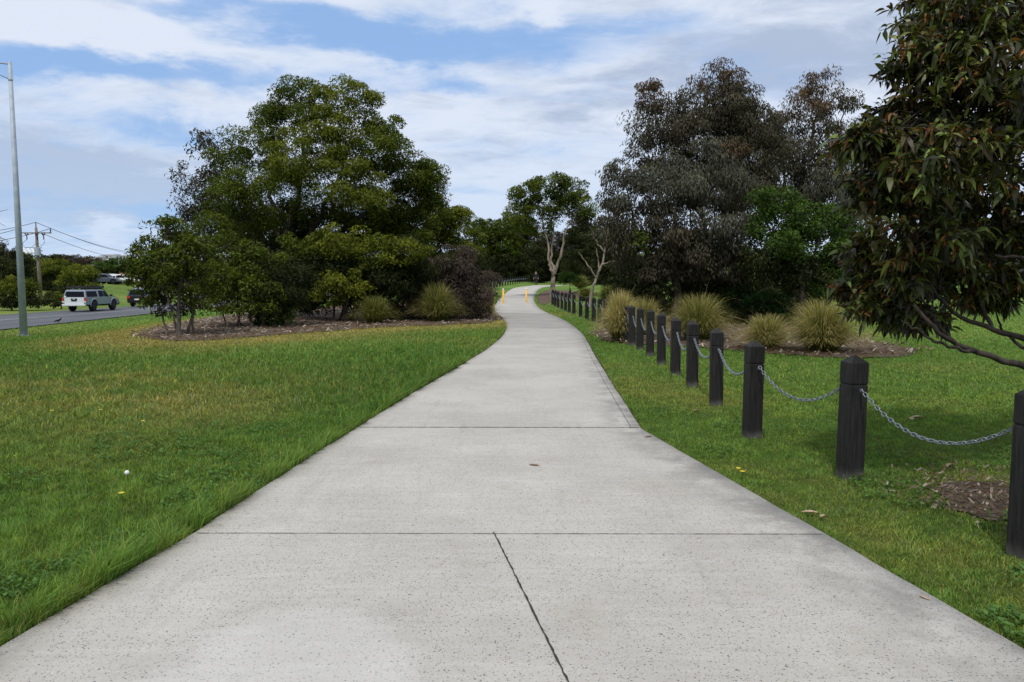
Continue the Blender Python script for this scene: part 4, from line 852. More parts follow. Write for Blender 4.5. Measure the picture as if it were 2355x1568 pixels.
def chain(p0, p1, sag, label, group, thick=1.0, lod=0):
    p0 = np.array(p0); p1 = np.array(p1); L = np.linalg.norm(p1-p0); t = np.linspace(0, 1, 200)[:, None]
    P = p0+(p1-p0)*t; P[:, 2] -= (4*sag*t*(1-t))[:, 0]
    s = np.concatenate([[0], np.cumsum(np.linalg.norm(np.diff(P, axis=0), axis=1))]); pit = .042*thick
    n = int(s[-1]/pit); c = (np.arange(n)+.5)*s[-1]/n
    V0, Q0 = link_np(.054*thick, .034*thick, .0046*thick, 14 if lod == 0 else 8, 6 if lod == 0 else 4); Vs, Qs = [], []
    for k, q in enumerate(c):
        C = np.array([np.interp(q, s, P[:, j]) for j in range(3)]); C2 = np.array([np.interp(q+.01, s, P[:, j]) for j in range(3)])
        T = C2-C
        if np.linalg.norm(T) < 1e-6: T = p1-p0
        T /= np.linalg.norm(T); A = np.cross(T, [0, 0, 1.]); A /= np.linalg.norm(A); B = np.cross(T, A)
        an = math.radians(45)+(math.pi/2 if k % 2 else 0)+(R.random()-.5)*.3; a = A*math.cos(an)+B*math.sin(an); b = np.cross(T, a)
        Vs.append(C-p0+V0[:, :1]*T+V0[:, 1:2]*a+V0[:, 2:]*b); Qs.append(Q0+k*len(V0))
    o = link('chain', mesh_np('chain', np.concatenate(Vs), np.concatenate(Qs), None, M['chain'], None, True), None, p0)
    tag(o, label, 'chain', group)
ORD = ['first', 'second', 'third', 'fourth', 'fifth', 'sixth', 'seventh', 'eighth', 'ninth', 'tenth', 'eleventh', 'twelfth', 'thirteenth', 'fourteenth', 'fifteenth', 'sixteenth', 'seventeenth', 'eighteenth', 'nineteenth', 'twentieth']
proto = make_bollard(); used = False
def row(pts, labels, clabels, group, cgroup, sag=.20, thick=1.0, lod=0):
    global used
    P = [np.array(p) for p in pts]; n = len(P)
    for k in range(n):
        a = P[max(0, k-1)]; b = P[min(n-1, k+1)]; d = b-a; rz = math.atan2(d[1], d[0])-math.pi/2
        o = proto if not used else copy_tree(proto); used = True
        o.location = P[k]-np.array([0, 0, .02*R.random()]); o.rotation_euler = (R.normal(0, .011), R.normal(0, .011), rz+R.normal(0, .03)); o['label'] = labels(k); o['group'] = group
    for k in range(n-1):
        a, b = P[k], P[k+1]; d = (b-a)/np.linalg.norm(b-a); q = d*.115; u = np.array([0, 0, .73])
        chain(a+q+u, b-q+u, sag*(.85+.3*R.random()), clabels(k), cgroup, thick, lod)
near_px = [(2362, 1283), (1952, 1100), (1728, 1005), (1646, 933), (1591, 890), (1552, 863), (1520, 838), (1494, 818), (1471, 805), (1453, 795), (1440, 788)]
near = [G(*p) for p in near_px]
row(near, lambda k: ('black square bollard cut by the right edge of the photo' if k == 0 else f'black timber bollard with pyramid cap, {ORD[k]} from the right edge of the photo'),
    lambda k: f'grey steel chain sagging between the {ORD[k]} and {ORD[k+1]} bollards from the right edge', 'near row of black bollards right of the path', 'chains of the near bollard row', .21)
far_px = [(1335, 748), (1349, 735), (1378, 747)]
fr = [(1513.5, 815), (1499, 810.5), (1484, 805.5), (1467, 799), (1451, 793), (1434.5, 786), (1423, 782), (1413.6, 778), (1404.5, 773.5), (1395.6, 770), (1388, 766.5), (1381.5, 763)]
far = [G(x*S, y*S) for x, y in fr]
row(far, lambda k: f'small far black bollard in the second row, {ORD[k]} from the straw tussock', lambda k: f'far chain in the second row after the {ORD[k]} bollard from the straw tussock',
    'far row of black bollards past the straw tussock', 'chains of the far right bollard row', .2, 1.5, 1)
lp = [(1092, 672), (1104, 669.5), (1116, 667), (1128, 664.5), (1139, 662.5)]
lf = [G(1122+k*(0), 0) for k in ()]
lrow = []
for k in range(19):
    t = k/18; Y = 66+62*t; px = 1106+ (1219-1106)*(t**.75); lrow.append(GR(W(px, 650, Y)[0], Y))
row(lrow, lambda k: f'distant black bollard on the left verge, {ORD[k]} from the purple shrub', lambda k: f'distant chain on the left verge after the {ORD[k]} bollard from the purple shrub',
    'distant row of bollards on the left verge', 'chains of the distant left row', .2, 2.6, 1)

# yellow posts on the path
def yellow_post(px, py, label):
    g = G(px, py); root = thing('yellow_post', label, 'post', g+np.array([0, 0, .03]), 0, 'yellow posts standing on the path')
    MB().lathe([(.062, 0), (.06, .02), (.06, .9)], 16).build('post_tube', M['yellow'], root)
    MB().lathe([(.0615, .86), (.063, .90), (.045, .945), (.012, .965)], 16).build('cap', M['white'], root)
    MB().lathe([(.09, 0), (.09, .012), (.06, .014)], 16).build('base_flange', M['yellow'], root)
yellow_post(1157, 699, 'left yellow post at the left edge of the far path')
yellow_post(1210, 697, 'right yellow post standing mid path before the bend')

# ------------------------------------------------------------------ street light, utility pole, signs
gl = GR(W(55, 770, 32.5)[0], 32.5)
root = thing('street_light', 'tall galvanised octagonal street light at the left edge', 'street light', gl)
MB().lathe([(.155, .03), (.075, 11.75)], 8).build('mast', M['galv'], root)
MB().lathe([(.26, 0), (.26, .03)], 8).build('base_plate', M['galv'], root)
for k in range(4):
    a = math.pi/4+k*math.pi/2; MB().lathe([(.022, .03), (.022, .07)], 6, c=(.21*math.cos(a), .21*math.sin(a), 0)).build('anchor_bolt', M['darkmetal'], root)
MB().lathe([(.088, 10.95), (.088, 11.05)], 8).build('collar', M['galv'], root)
MB().tube([(0, 0, 11.65), (-1.2, 0, 11.8), (-2.6, 0, 12.05)], [.03, .03, .03], 8).build('upper_arm', M['galv'], root)
MB().tube([(0, 0, 11.0), (-1.2, 0, 11.55), (-2.4, 0, 12.0)], [.022, .022, .022], 8).build('brace_arm', M['galv'], root)
MB().rings([[(-2.5, -.06, 12.0), (-2.5, .06, 12.0), (-2.5, .06, 12.12), (-2.5, -.06, 12.12)], [(-2.8, -.16, 11.98), (-2.8, .16, 11.98), (-2.8, .16, 12.2), (-2.8, -.16, 12.2)], [(-3.3, -.12, 12.08), (-3.3, .12, 12.08), (-3.3, .12, 12.2), (-3.3, -.12, 12.2)]]).build('lamp_head', M['galv'], root, bevel=.02)

Yu = 80.0; ub = GR(W(92, 650, Yu)[0], Yu); ut = W(82, 511, Yu); hh = ut[2]-ub[2]
root = thing('utility_pole', 'wooden power pole with crossarms and transformer across the road', 'utility pole', ub)
dxl = ut[0]-ub[0]; at = lambda z: dxl*z/hh
MB().tube([(0, 0, 0), (dxl*.5, 0, hh*.5), (dxl*.93, 0, hh*.93)], [.2, .17, .13], 12).build('pole', M['pole_wood'], root)
MB().tube([(dxl*.92, 0, hh*.92), (dxl, 0, hh)], .05, 8).build('top_pin', M['darkmetal'], root)
za = hh-1.15; MB().box(at(za)-1.7, at(za)+1.7, -.25, -.14, za-.05, za+.06).build('cross_arm', M['pole_wood'], root)
for dx in (-1.65, 1.65): MB().lathe([(.03, 0), (.07, .05), (.07, .12), (.04, .18), (.07, .24), (.07, .32), (.03, .36), (.06, .42), (.02, .52)], 8, c=(at(za)+dx, -.2, za)).build('insulator', M['darkmetal'], root)
for dx in (-.85, .25, .95):
    MB().tube([(at(za)+dx-.2, -.3, za-.02), (at(za)+dx-.05, -.3, za-.25), (at(za)+dx+.15, -.3, za-.1)], .07, 6).tube([(at(za)+dx, -.3, za-.2), (at(za)+dx, -.3, za-.7)], .05, 6).build('fuse_cutout', M['darkmetal'], root)
zt = hh-3.3
MB().box(at(zt)-1.1, at(zt)+.6, -.35, -.22, zt+.55, zt+.63).build('bracket', M['galv'], root)
for k, dx in enumerate((-.85, -.4, .05)):
    MB().tube([(at(zt)+dx-.35, -.55, zt+.5), (at(zt)+dx, -.55, zt), (at(zt)+dx+.1, -.55, zt-.1)], [.07, .15, .12], 8).build('surge_arrester', M['plate'], root)
MB().rings([[(at(zt)+.3+.3*math.cos(a), -.5+.3*math.sin(a), z) for a in np.arange(10)*2*math.pi/10] for z in (zt-.25, zt+.55)]).build('transformer', M['galv'], root, bevel=.02)
MB().box(at(hh-3.1), at(hh-3.1)+.6, -.2, -.1, hh-3.1, hh-3.0).build('step_bracket', M['galv'], root)
def wire(p0, p1, sag, label, r=.03):
    t = np.linspace(0, 1, 24)[:, None]; P = np.array(p0)+(np.array(p1)-np.array(p0))*t; P[:, 2] -= (4*sag*t*(1-t))[:, 0]
    V, Q = tube(P-P[0], r, 5); o = link('power_line', mesh_np('power_line', V, Q, None, M['wire'], None, True), None, P[0]); tag(o, label, 'wire', 'power lines on the wooden pole')
top = ut; armL = ub+np.array([at(za)-1.65, -.2, za+.5]); armR = ub+np.array([at(za)+1.65, -.2, za+.5])
wire(armR, W(360, 582, 190), 1.2, 'upper power line falling right from the crossarm to the trees')
wire(top, W(365, 577, 190), 1.5, 'power line running right from the very top of the pole')
wire(ub+np.array([at(za)+.9, -.2, za-.1]), W(350, 590, 190), 1.5, 'lowest power line going right from the pole')
wire(top, W(-250, 530, 75), .8, 'power line running left from the top of the pole')
wire(armL, W(-250, 542, 75), .8, 'power line running left from the left arm tip')
wire(armR+np.array([0, .1, 0]), W(-250, 550, 75), 1.0, 'lowest power line running left from the pole')
for k in range(3):
    x0 = (-.85, .25, .95)[k]; P0 = ub+np.array([at(za)+x0, -.3, za-.7]); P1 = ub+np.array([at(zt)+(-.85, -.4, .05)[k], -.55, zt+.5])
    t = np.linspace(0, 1, 10)[:, None]; P = P0+(P1-P0)*t; P[:, 0] += (np.sin(t*math.pi)*(x0*.5))[:, 0]; V, Q = tube(P-ub, .02, 4); link('drop_lead', mesh_np('drop_lead', V, Q, None, M['wire']), root)

g = G(343, 722.5); root = thing('sign_post', 'white post with small pale blue plate on the verge left of the small wattle', 'sign post', g, -.4)
MB().lathe([(.06, 0), (.06, 1.75)], 10).build('post', M['white'], root)
M['bluesign'] = simple('pale_blue_plate', (.30, .34, .55), .5)
MB().box(-.28, .28, -.09, -.062, 1.32, 1.68).build('sign_plate', M['bluesign'], root, bevel=.01)
MB().box(-.30, .30, -.095, -.062, 1.25, 1.31).build('lower_plate', M['white'], root)
g = G(369, 718.5); root = thing('guide_post', 'slim white guide post half hidden in the small wattle stems', 'post', g, -.4)
MB().lathe([(.05, 0), (.05, 1.25)], 8).build('post', M['white'], root)
MB().box(-.04, .04, -.062, -.05, 1.0, 1.15).build('reflector', M['red'], root)

# ------------------------------------------------------------------ vehicles (x forward, z up)
def wheel(parent, x, y, r, wd):
    e = link('wheel', None, parent, (x, y, r)); s = 1 if y > 0 else -1
    MB().lathe([(r*.55, -wd/2), (r*.9, -wd/2), (r, -wd/2+.04), (r, wd/2-.04), (r*.9, wd/2), (r*.55, wd/2)], 24, 'y').build('tyre', M['rubber'], e)
    MB().lathe([(.05, s*(wd/2+.005)), (r*.5, s*(wd/2-.01)), (r*.58, s*(wd/2+.01)), (r*.6, s*(wd/2-.03)), (r*.58, -s*(wd/2-.02))], 16, 'y').build('rim', M['darkmetal'], e)
def side_profile(pts, arches, zb):
    """lower body outline with wheel arches; pts = upper outline from rear to front"""
    P = []
    x0, x1 = pts[0][0], pts[-1][0]
    P += [(x1, zb+.12), (x1-.12, zb)]
    for xc, r in sorted(arches, reverse=True):
        for k in range(0, 11):
            a = math.pi*k/10; P.append((xc+r*math.cos(a), max(zb, .40+r*math.sin(a)*1.0) if 0 < k < 10 else zb))
    P += [(x0+.10, zb), (x0, zb+.12)]
    return list(pts)+P
def extrude(mb, prof, w, tuck=.0):
    n = len(prof); mb.add([(x, -w, z) for x, z in prof]+[(x, w, z) for x, z in prof], [tuple(range(n)), tuple(reversed(range(n, 2*n)))]+[(i, (i+1) % n, n+(i+1) % n, n+i) for i in range(n)]); return mb
def glass_panel(parent, pts, name='window', off=.006, mat='glass'):
    P = [Vector(p) for p in pts]; nrm = (P[1]-P[0]).cross(P[2]-P[0]).normalized(); c = sum(P, Vector())/len(P)
    if nrm.dot(c-Vector((0, 0, .9))) < 0: nrm = -nrm
    A = [p+nrm*off for p in P]; B = [p-nrm*.01 for p in P]; mb = MB(); n = len(P)
    mb.add([tuple(p) for p in A+B], [tuple(range(n)), tuple(reversed(range(n, 2*n)))]+[(i, (i+1) % n, n+(i+1) % n, n+i) for i in range(n)]); mb.build(name, M[mat], parent)
def ute(label, loc, rz):
    root = thing('utility_truck', label, 'ute', loc, rz); W2 = .92; b = M['silver']
    up = [(-2.55, .62), (-2.6, 1.12), (-1.0, 1.14), (.95, 1.14), (1.15, 1.12), (2.1, 1.05), (2.42, .96), (2.55, .8), (2.58, .62)]
    extrude(MB(), side_profile(up, [(-1.45, .53), (1.62, .53)], .56), W2).build('body', b, root, bevel=.05)
    MB().box(-2.3, 2.35, -.68, .68, .44, .58).build('chassis', M['rubber'], root)
    for x in (-1.45, 1.62): MB().box(x-.52, x+.52, -.78, .78, .5, .92).build('wheel_well', M['rubber'], root)
    # cab and canopy
    def loft(name, st, mat, bev=.04):
        rr = [[(x, -wb, zb), (x, -wt, zt), (x, wt, zt), (x, wb, zb)] for x, zb, zt, wb, wt in st]; return MB().rings(rr).build(name, mat, root, bevel=bev)
    loft('cab', [(-.62, 1.1, 1.72, .86, .70), (.1, 1.1, 1.76, .87, .71), (.62, 1.1, 1.66, .87, .70), (1.28, 1.08, 1.16, .86, .80)], b)
    loft('canopy', [(-2.57, 1.1, 1.15, .88, .87), (-2.43, 1.1, 1.68, .88, .76), (-2.3, 1.1, 1.74, .88, .74), (-1.5, 1.1, 1.77, .88, .74), (-.66, 1.1, 1.74, .88, .74)], b, .05)
    for s in (-1, 1):
        w0, w1 = .885, .76
        glass_panel(root, [(-2.36, s*w0, 1.17), (-.78, s*w0, 1.17), (-.86, s*(w1+.03), 1.62), (-2.28, s*(w1+.03), 1.62)])
        glass_panel(root, [(-.50, s*.855, 1.16), (.22, s*.86, 1.16), (.16, s*.745, 1.66), (-.44, s*.74, 1.66)])
        glass_panel(root, [(.32, s*.86, 1.16), (1.08, s*.85, 1.16), (.62, s*.745, 1.62), (.28, s*.745, 1.66)])
        for x in (-1.45, 1.62):
            P = [(x+.56*math.cos(a), s*.945, .46+.54*math.sin(a)) for a in np.linspace(-.1, math.pi+.1, 14)]; MB().tube(P, .05, 6).build('wheel_arch', b, root)
            wheel(root, x, s*.80, .42, .28)
        MB().box(.95, 1.12, min(s*.93, s*1.12), max(s*.93, s*1.12), 1.16, 1.34).build('side_mirror', M['darkmetal'], root, bevel=.03)
        MB().box(-2.66, -2.54, min(s*.80, s*.93), max(s*.80, s*.93), .80, 1.10).build('tail_light', M['red'], root, bevel=.015)
        MB().box(-2.668, -2.60, min(s*.79, s*.92), max(s*.79, s*.92), .74, .85).build('reverse_light', M['plate'], root)
        MB().box(-.45, .55, min(s*.925, s*.94), max(s*.925, s*.94), 1.02, 1.05).build('door_trim', M['galv'], root)
    glass_panel(root, [(-2.575, -.76, 1.18), (-2.575, .76, 1.18), (-2.455, .68, 1.60), (-2.455, -.68, 1.60)], 'rear_window', .02)
    glass_panel(root, [(1.2, -.72, 1.2), (1.2, .72, 1.2), (.68, .62, 1.62), (.68, -.62, 1.62)], 'windscreen', .02)
    M.setdefault('silver_lit', carpaint('silver_paint_lit', (.62, .65, .66), .2))  # paler than the body: sunlight on the rear is put into the colour
    MB().box(-2.64, -2.57, -.77, .77, .62, 1.13).build('tailgate', M['silver_lit'], root, bevel=.025)
    MB().rings([[(-2.65, -.20, .83), (-2.65, .20, .83), (-2.65, .25, 1.06), (-2.65, -.25, 1.06)], [(-2.66, -.20, .83), (-2.66, .20, .83), (-2.66, .25, 1.06), (-2.66, -.25, 1.06)]]).build('handle_recess', M['darkmetal'], root)
    MB().box(-2.68, -2.655, -.09, .09, .98, 1.03).build('tailgate_handle', M['plate'], root, bevel=.005)
    MB().box(-2.78, -2.56, -.9, .9, .46, .62).build('rear_bumper', M['silver_lit'], root, bevel=.03)
    MB().box(-2.80, -2.785, -.20, .20, .49, .60).build('number_plate', M['plate'], root)
    MB().box(-2.66, -2.60, .60, .74, 1.16, 1.26).build('spare_sticker', M['plate'], root, bevel=.01)
    mb = MB()
    for y in (-.62, -.3, 0, .3, .62): mb.box(-2.3, .3, y-.05, y+.05, 1.87, 1.92)
    for x in (-2.3, -1.65, -1.0, -.35, .3): mb.box(x-.03, x+.03, -.70, .70, 1.84, 1.89)
    mb.box(-2.34, .54, -.73, -.69, 1.85, 2.03).box(-2.34, .54, .69, .73, 1.85, 2.03).box(-2.34, -2.30, -.73, .73, 1.85, 2.03).box(.50, .54, -.73, .73, 1.85, 2.03).box(-1.2, .5, -.6, .6, 1.9, 2.0)
    for x in (-2.0, -.9, .1): mb.box(x-.03, x+.03, -.66, -.6, 1.72, 1.86).box(x-.03, x+.03, .6, .66, 1.72, 1.86)
    mb.build('roof_rack', M['darkmetal'], root)
    MB().box(2.55, 2.75, -.85, .85, .45, .72).tube([(2.68, -.5, .6), (2.72, -.5, 1.15), (2.72, .5, 1.15), (2.68, .5, .6)], .035, 8).build('bull_bar', M['darkmetal'], root)
    return root
Yc = 61.0; cu = GR(W(210, 650, Yc)[0], Yc); ute('silver dual cab ute with canopy and black roof rack driving away', cu+np.array([0, 0, .055]), math.radians(90+1.5))
def wagon(name, label, loc, rz, paint, cat='car', group=None, scale=1.0):
    root = thing(name, label, cat, loc, rz, group); root.scale = (scale,)*3; b = M[paint]
    up = [(-2.2, .62), (-2.25, .98), (-1.9, 1.02), (.9, 1.0), (1.8, .92), (2.15, .78), (2.2, .6)]
    extrude(MB(), side_profile(up, [(-1.35, .42), (1.38, .42)], .34), .9).build('body', b, root, bevel=.05)
    for x in (-1.35, 1.38): MB().box(x-.44, x+.44, -.76, .76, .36, .8).build('wheel_well', M['rubber'], root)
    st = [(-2.2, .97, 1.02, .85, .83), (-1.95, .97, 1.55, .86, .68), (-.4, .97, 1.66, .87, .68), (.3, .97, 1.6, .87, .68), (1.15, .96, 1.0, .85, .82)]
    MB().rings([[(x, -wb, zb), (x, -wt, zt), (x, wt, zt), (x, wb, zb)] for x, zb, zt, wb, wt in st]).build('cabin', b, root, bevel=.04)
    for s in (-1, 1):
        glass_panel(root, [(-1.8, s*.845, 1.05), (-.7, s*.85, 1.05), (-.7, s*.71, 1.5), (-1.75, s*.70, 1.46)]); glass_panel(root, [(-.6, s*.85, 1.05), (.8, s*.85, 1.05), (.3, s*.715, 1.5), (-.6, s*.71, 1.52)])
        for x in (-1.35, 1.38): wheel(root, x, s*.79, .34, .22)
        MB().box(-2.27, -2.15, min(s*.6, s*.86), max(s*.6, s*.86), .74, .95).build('tail_light', M['red'], root, bevel=.02)
        MB().box(2.1, 2.22, min(s*.5, s*.82), max(s*.5, s*.82), .62, .76).build('headlight', M['plate'], root, bevel=.02)
    glass_panel(root, [(-2.16, -.7, 1.06), (-2.16, .7, 1.06), (-2.0, .62, 1.46), (-2.0, -.62, 1.46)], 'rear_window', .05)
    glass_panel(root, [(1.02, -.7, 1.06), (1.02, .7, 1.06), (.4, .6, 1.52), (.4, -.6, 1.52)], 'windscreen', .04)
    MB().box(-2.26, -2.24, -.22, .22, .60, .72).build('number_plate', M['plate'], root)
    return root
Yd = 73; cd = GR(W(340, 650, Yd)[0], Yd); wagon('station_wagon', 'black wagon ahead of the ute, half hidden by the small wattle', cd+np.array([0, 0, .055]), math.radians(92), 'blackcar', scale=1.08)
PG = 'vehicles parked beyond the far bank'
for px, Y, rz, pt, lab in ((243, 118, 10, 'bluecar', 'dark parked car left of the white ones on the bank'), (262, 122, 60, 'whitecar', 'small white parked car just right of the dark one'), (281, 120, 5, 'whitecar', 'white parked car nearest the small wattle on the bank')):
    wagon('parked_car', lab, GR(W(px, 650, Y)[0], Y), math.radians(rz), pt, 'car', PG)

# ------------------------------------------------------------------ beyond the road
BG = 'bushes and trees across the road'
def bush(label, Y, ells, name='bush', cat='bush', ls=1.5, cover=2.5, group=BG):
    b = (W(ells[0][0], 650, Y)[0], Y); plant(name, label, cat, Y, ells, base=b, r0=.1, group=group, cover=cover, leafscale=ls, twigs=.3)
bush('olive bush at the left edge beside the light pole', 62, [(25, 660, 34, 26, 0, 'wattle_y'), (60, 670, 30, 26, .5, 'wattle'), (30, 690, 50, 14, 0, 'dull', 3), (80, 685, 34, 16, 1, 'dull', 3), (20, 698, 50, 10, 0, 'dull', 3), (75, 696, 34, 10, 0, 'dull', 3)])
bush('dark grey tree at the far left edge', 80, [(10, 605, 34, 32, 0, 'dull', 3.2), (40, 620, 30, 30, 0, 'dull', 3.2), (20, 645, 60, 26, 0, 'dull', 3.2), (38, 578, 12, 9, 0, 'dull', 2.5), (0, 580, 14, 22, 0, 'dull', 2.4)], 'dark_tree', 'tree')
bush('tall olive bush just right of the power pole', 90, [(120, 615, 30, 22, 0, 'wattle_y'), (150, 620, 28, 20, 0, 'wattle'), (120, 650, 36, 26, 0, 'dull', 3), (105, 670, 30, 22, 0, 'dull', 3), (110, 690, 36, 10, -4, 'dull', 3), (90, 680, 30, 14, 0, 'dull', 3)])
bush('broad olive bush behind the ute', 76, [(190, 630, 34, 20, 0, 'wattle_y'), (165, 645, 28, 22, -.5, 'wattle_y'), (205, 650, 30, 22, 0, 'wattle'), (180, 670, 55, 22, .3, 'dull', 3.2), (140, 685, 34, 16, 0, 'dull', 3), (170, 692, 50, 10, 0, 'dull', 3), (215, 680, 26, 14, 0, 'dull', 3)])
bush('low green bush on the verge at the ute tail', 66, [(138, 686, 20, 14, 0, 'wattle', 2.6), (120, 695, 26, 10, .3, 'dull', 3)])
bush('dark deep green tree behind the parked cars', 150, [(240, 615, 34, 16, 0, 'green', 2.6), (280, 610, 40, 18, 0, 'green', 2.6), (230, 632, 40, 16, 0, 'dull', 3.4), (280, 628, 44, 18, 0, 'dull', 3.4), (330, 620, 46, 24, 0, 'dull', 3.2)], 'dark_tree', 'tree', 2.6)
bush('dark tree behind the power pole', 110, [(75, 615, 34, 20, 0, 'green', 2.6), (85, 640, 40, 24, 0, 'dull', 3.2), (60, 600, 20, 14, 0, 'dull', 2.6)], 'dark_tree', 'tree', 2.0)
bush('brownish bare crowned tree on the hill foot', 160, [(170, 600, 40, 14, 0, 'purple', 2.6), (215, 606, 36, 12, 0, 'purple', 2.6), (130, 600, 40, 14, 0, 'dull', 2.6)], 'dark_tree', 'tree', 2.6)
bush('hedge seen through the stems behind the road', 100, [(420, 640, 60, 30, 0, 'dull', 2.8), (520, 640, 60, 30, 0, 'dull', 2.8), (620, 640, 60, 30, 0, 'dull', 2.8), (720, 640, 60, 30, 0, 'dull', 2.8), (820, 640, 60, 30, 0, 'dull', 2.8), (920, 640, 60, 30, 0, 'dull', 2.8), (1020, 640, 60, 30, 0, 'dull', 2.8)], 'hedge', 'hedge', 2.0)
# bare branches of a tree outside the left edge
Yq = 30; q0 = GR(W(-90, 650, Yq)[0], Yq); V, Q = wood(q0, [q0+np.array([0, 0, 2.5]), W(-80, 520, Yq), W(-70, 430, Yq)], [], .12)
Vs, Qs = [V], [Q]; off = len(V)
for a, b in (((-78, 500), (18, 482)), ((-80, 520), (20, 555)), ((-76, 490), (12, 520)), ((-60, 525), (8, 572)), ((-20, 536), (22, 553))):
    P = curve3(W(*a, Yq), W(*b, Yq), .03, 8, .2); V, Q = tube(P, np.linspace(.03, .006, 8), 5); Vs.append(V); Qs.append(Q+off); off += len(V)
root = thing('bare_tree', 'bare twigs poking in from the left edge above the horizon', 'tree', q0); link('branches', mesh_np('branches', np.concatenate(Vs)-q0, np.concatenate(Qs), None, M['bark_dark'], None, True), root)
# far hill
hx = np.linspace(-900, 900, 90); hy = np.linspace(420, 1500, 40); X, Y = np.meshgrid(hx, hy)
def hillz(X, Y):
    crest = 24+7*np.sin(X/120+.6)+5*fbm(X, Y*0, 60, 50)
    return 1.4+crest*sstep(430, 700, Y)*(1-.3*sstep(800, 1400, Y))*(.75+.25*fbm(X, Y, 90, 52))
Z = hillz(X, Y)-.8
i = np.arange(39)[:, None]*90; j = np.arange(89)[None]; Q = np.stack([i+j, i+j+1, i+j+91, i+j+90], -1).reshape(-1, 4)
cc, _ = turf_color(X.ravel(), Y.ravel()); tag(link('hill', mesh_np('hill', np.stack([X.ravel(), Y.ravel(), Z.ravel()], 1), Q, None, M['lawn'], cc*.55+np.array([.05, .04, .03]), True)), kind='structure')
nt = 900; tx = R.uniform(-650, 250, nt); ty = R.uniform(440, 720, nt); tz = hillz(tx, ty); per = 90
r_ = R.uniform(3, 6.5, nt); idx = np.repeat(np.arange(nt), per); d = unit(len(idx)); d[:, 2] = np.abs(d[:, 2])*.9-.1
P = np.stack([tx, ty, tz+r_*.2], 1)[idx]+d*(r_[idx]*(.6+.4*R.random(len(idx))))[:, None]
tb = (.5+.9*R.random(nt))[idx][:, None]; col = np.array([.045, .06, .032])*tb; pk = (R.random(nt) < .15)[idx][:, None]; col = np.where(pk, np.array([.11, .085, .06])*tb, col)
V, Q, C = leaf_quads(P, unit(len(idx)), unit(len(idx))+d, R.uniform(1.3, 2.6, len(idx)), R.uniform(.9, 1.6, len(idx)), col)
tag(link('hill_woodland', mesh_np('hill_woodland', V, Q, None, M['leaf'], C)), 'dull green woodland covering the distant hill', 'woodland', kind='stuff')
def house(label, X, Y, z, w_, d_, h_, wall, roof, rz=0, group='houses on the distant hill'):
    root = thing('house', label, 'house', (X, Y, z), rz, group)
    MB().box(-w_/2, w_/2, -d_/2, d_/2, -2, h_).build('wall', M[wall], root)
    MB().add([(-w_/2-.5, -d_/2-.5, h_+.02), (w_/2+.5, -d_/2-.5, h_+.02), (w_/2+.5, d_/2+.5, h_+.02), (-w_/2-.5, d_/2+.5, h_+.02), (-w_*.2, 0, h_+1.3), (w_*.2, 0, h_+1.3)], [(0, 1, 5, 4), (1, 2, 5), (2, 3, 4, 5), (3, 0, 4), (3, 2, 1, 0)]).build('roof', M[roof], root)
    for k in range(3):
        x = -w_/2+w_*(k+.5)/3; MB().box(x-w_*.09, x+w_*.09, -d_/2-.08, -d_/2-.02, 1.0, h_-.6).build('window', M['glass'], root)
for px, py, Y, w_, wall, roof, lab in ((250, 592, 610, 11, 'white', 'greyroof', 'long white hilltop house, widest of the row'), (232, 596, 590, 6, 'cream', 'greyroof', 'cream hilltop house left of the long white one'), (268, 591, 620, 7, 'white', 'greyroof', 'white hilltop house right of the long one'),
                                 (290, 593, 600, 7, 'cream', 'greyroof', 'cream house at the right end of the hilltop'), (222, 600, 560, 5, 'cream', 'greyroof', 'small lower house on the hill slope'), (262, 597, 570, 6, 'white', 'greyroof', 'small white house just under the hilltop row')):
    p = W(px, py, Y); house(lab, p[0], Y, p[2]-2.2, w_, 6, 3.6, wall, roof)
p = W(345, 650, 112); house('pale building glimpsed through the small wattle leaves', p[0], 112, float(hgt(p[0], 112))-.5, 2.2, 5, 3.0, 'white', 'greyroof', 0, None)
p = W(430, 650, 110); house('cream shed seen between the thicket stems', p[0], 110, float(hgt(p[0], 110)), 4, 6, 3, 'cream', 'greyroof', 0, None)
p = W(284, 650, 132); house('house with terracotta roof behind the parked cars', p[0], 132, float(hgt(p[0], 132))-.6, 2.2, 4, 1.2, 'cream', 'orange_roof', 0, None)

# ------------------------------------------------------------------ person, bird, small litter
def skinned(name, joints, edges, radii, mat, parent, sub=2):
    me = bpy.data.meshes.new(name); me.from_pydata(joints, edges, []); me.materials.append(mat)
    o = link(name, me, parent); m = o.modifiers.new('skin', 'SKIN'); m.use_smooth_shade = True
    for v, r in zip(me.skin_vertices[0].data, radii): v.radius = (r, r) if not hasattr(r, '__len__') else r
    me.skin_vertices[0].data[0].use_root = True
    s = o.modifiers.new('sub', 'SUBSURF'); s.levels = sub; s.render_levels = sub; return o
Yp = 86; gp = GR(W(1232, 650, Yp)[0], Yp)
root = thing('person', 'person in black clothes walking toward the camera at the far bend', 'person', gp+np.array([0, 0, .03]), 0)
J = [(0, 0, .95), (0, 0, 1.15), (0, 0, 1.38), (0, 0, 1.5), (0, -.01, 1.6), (0, -.01, 1.69), (.18, 0, 1.4), (.25, -.02, 1.14), (.27, -.12, .90), (-.18, 0, 1.4), (-.25, .02, 1.14), (-.27, -.06, .90), (.09, 0, .9), (.10, -.14, .5), (.10, -.16, .08), (-.09, 0, .9), (-.10, .06, .48), (-.10, .26, .14), (.10, -.28, .04), (-.10, .20, .05), (.28, -.15, .80), (-.28, -.09, .80)]
Ed = [(0, 1), (1, 2), (2, 3), (3, 4), (4, 5), (2, 6), (6, 7), (7, 8), (2, 9), (9, 10), (10, 11), (0, 12), (12, 13), (13, 14), (0, 15), (15, 16), (16, 17), (14, 18), (17, 19), (8, 20), (11, 21)]
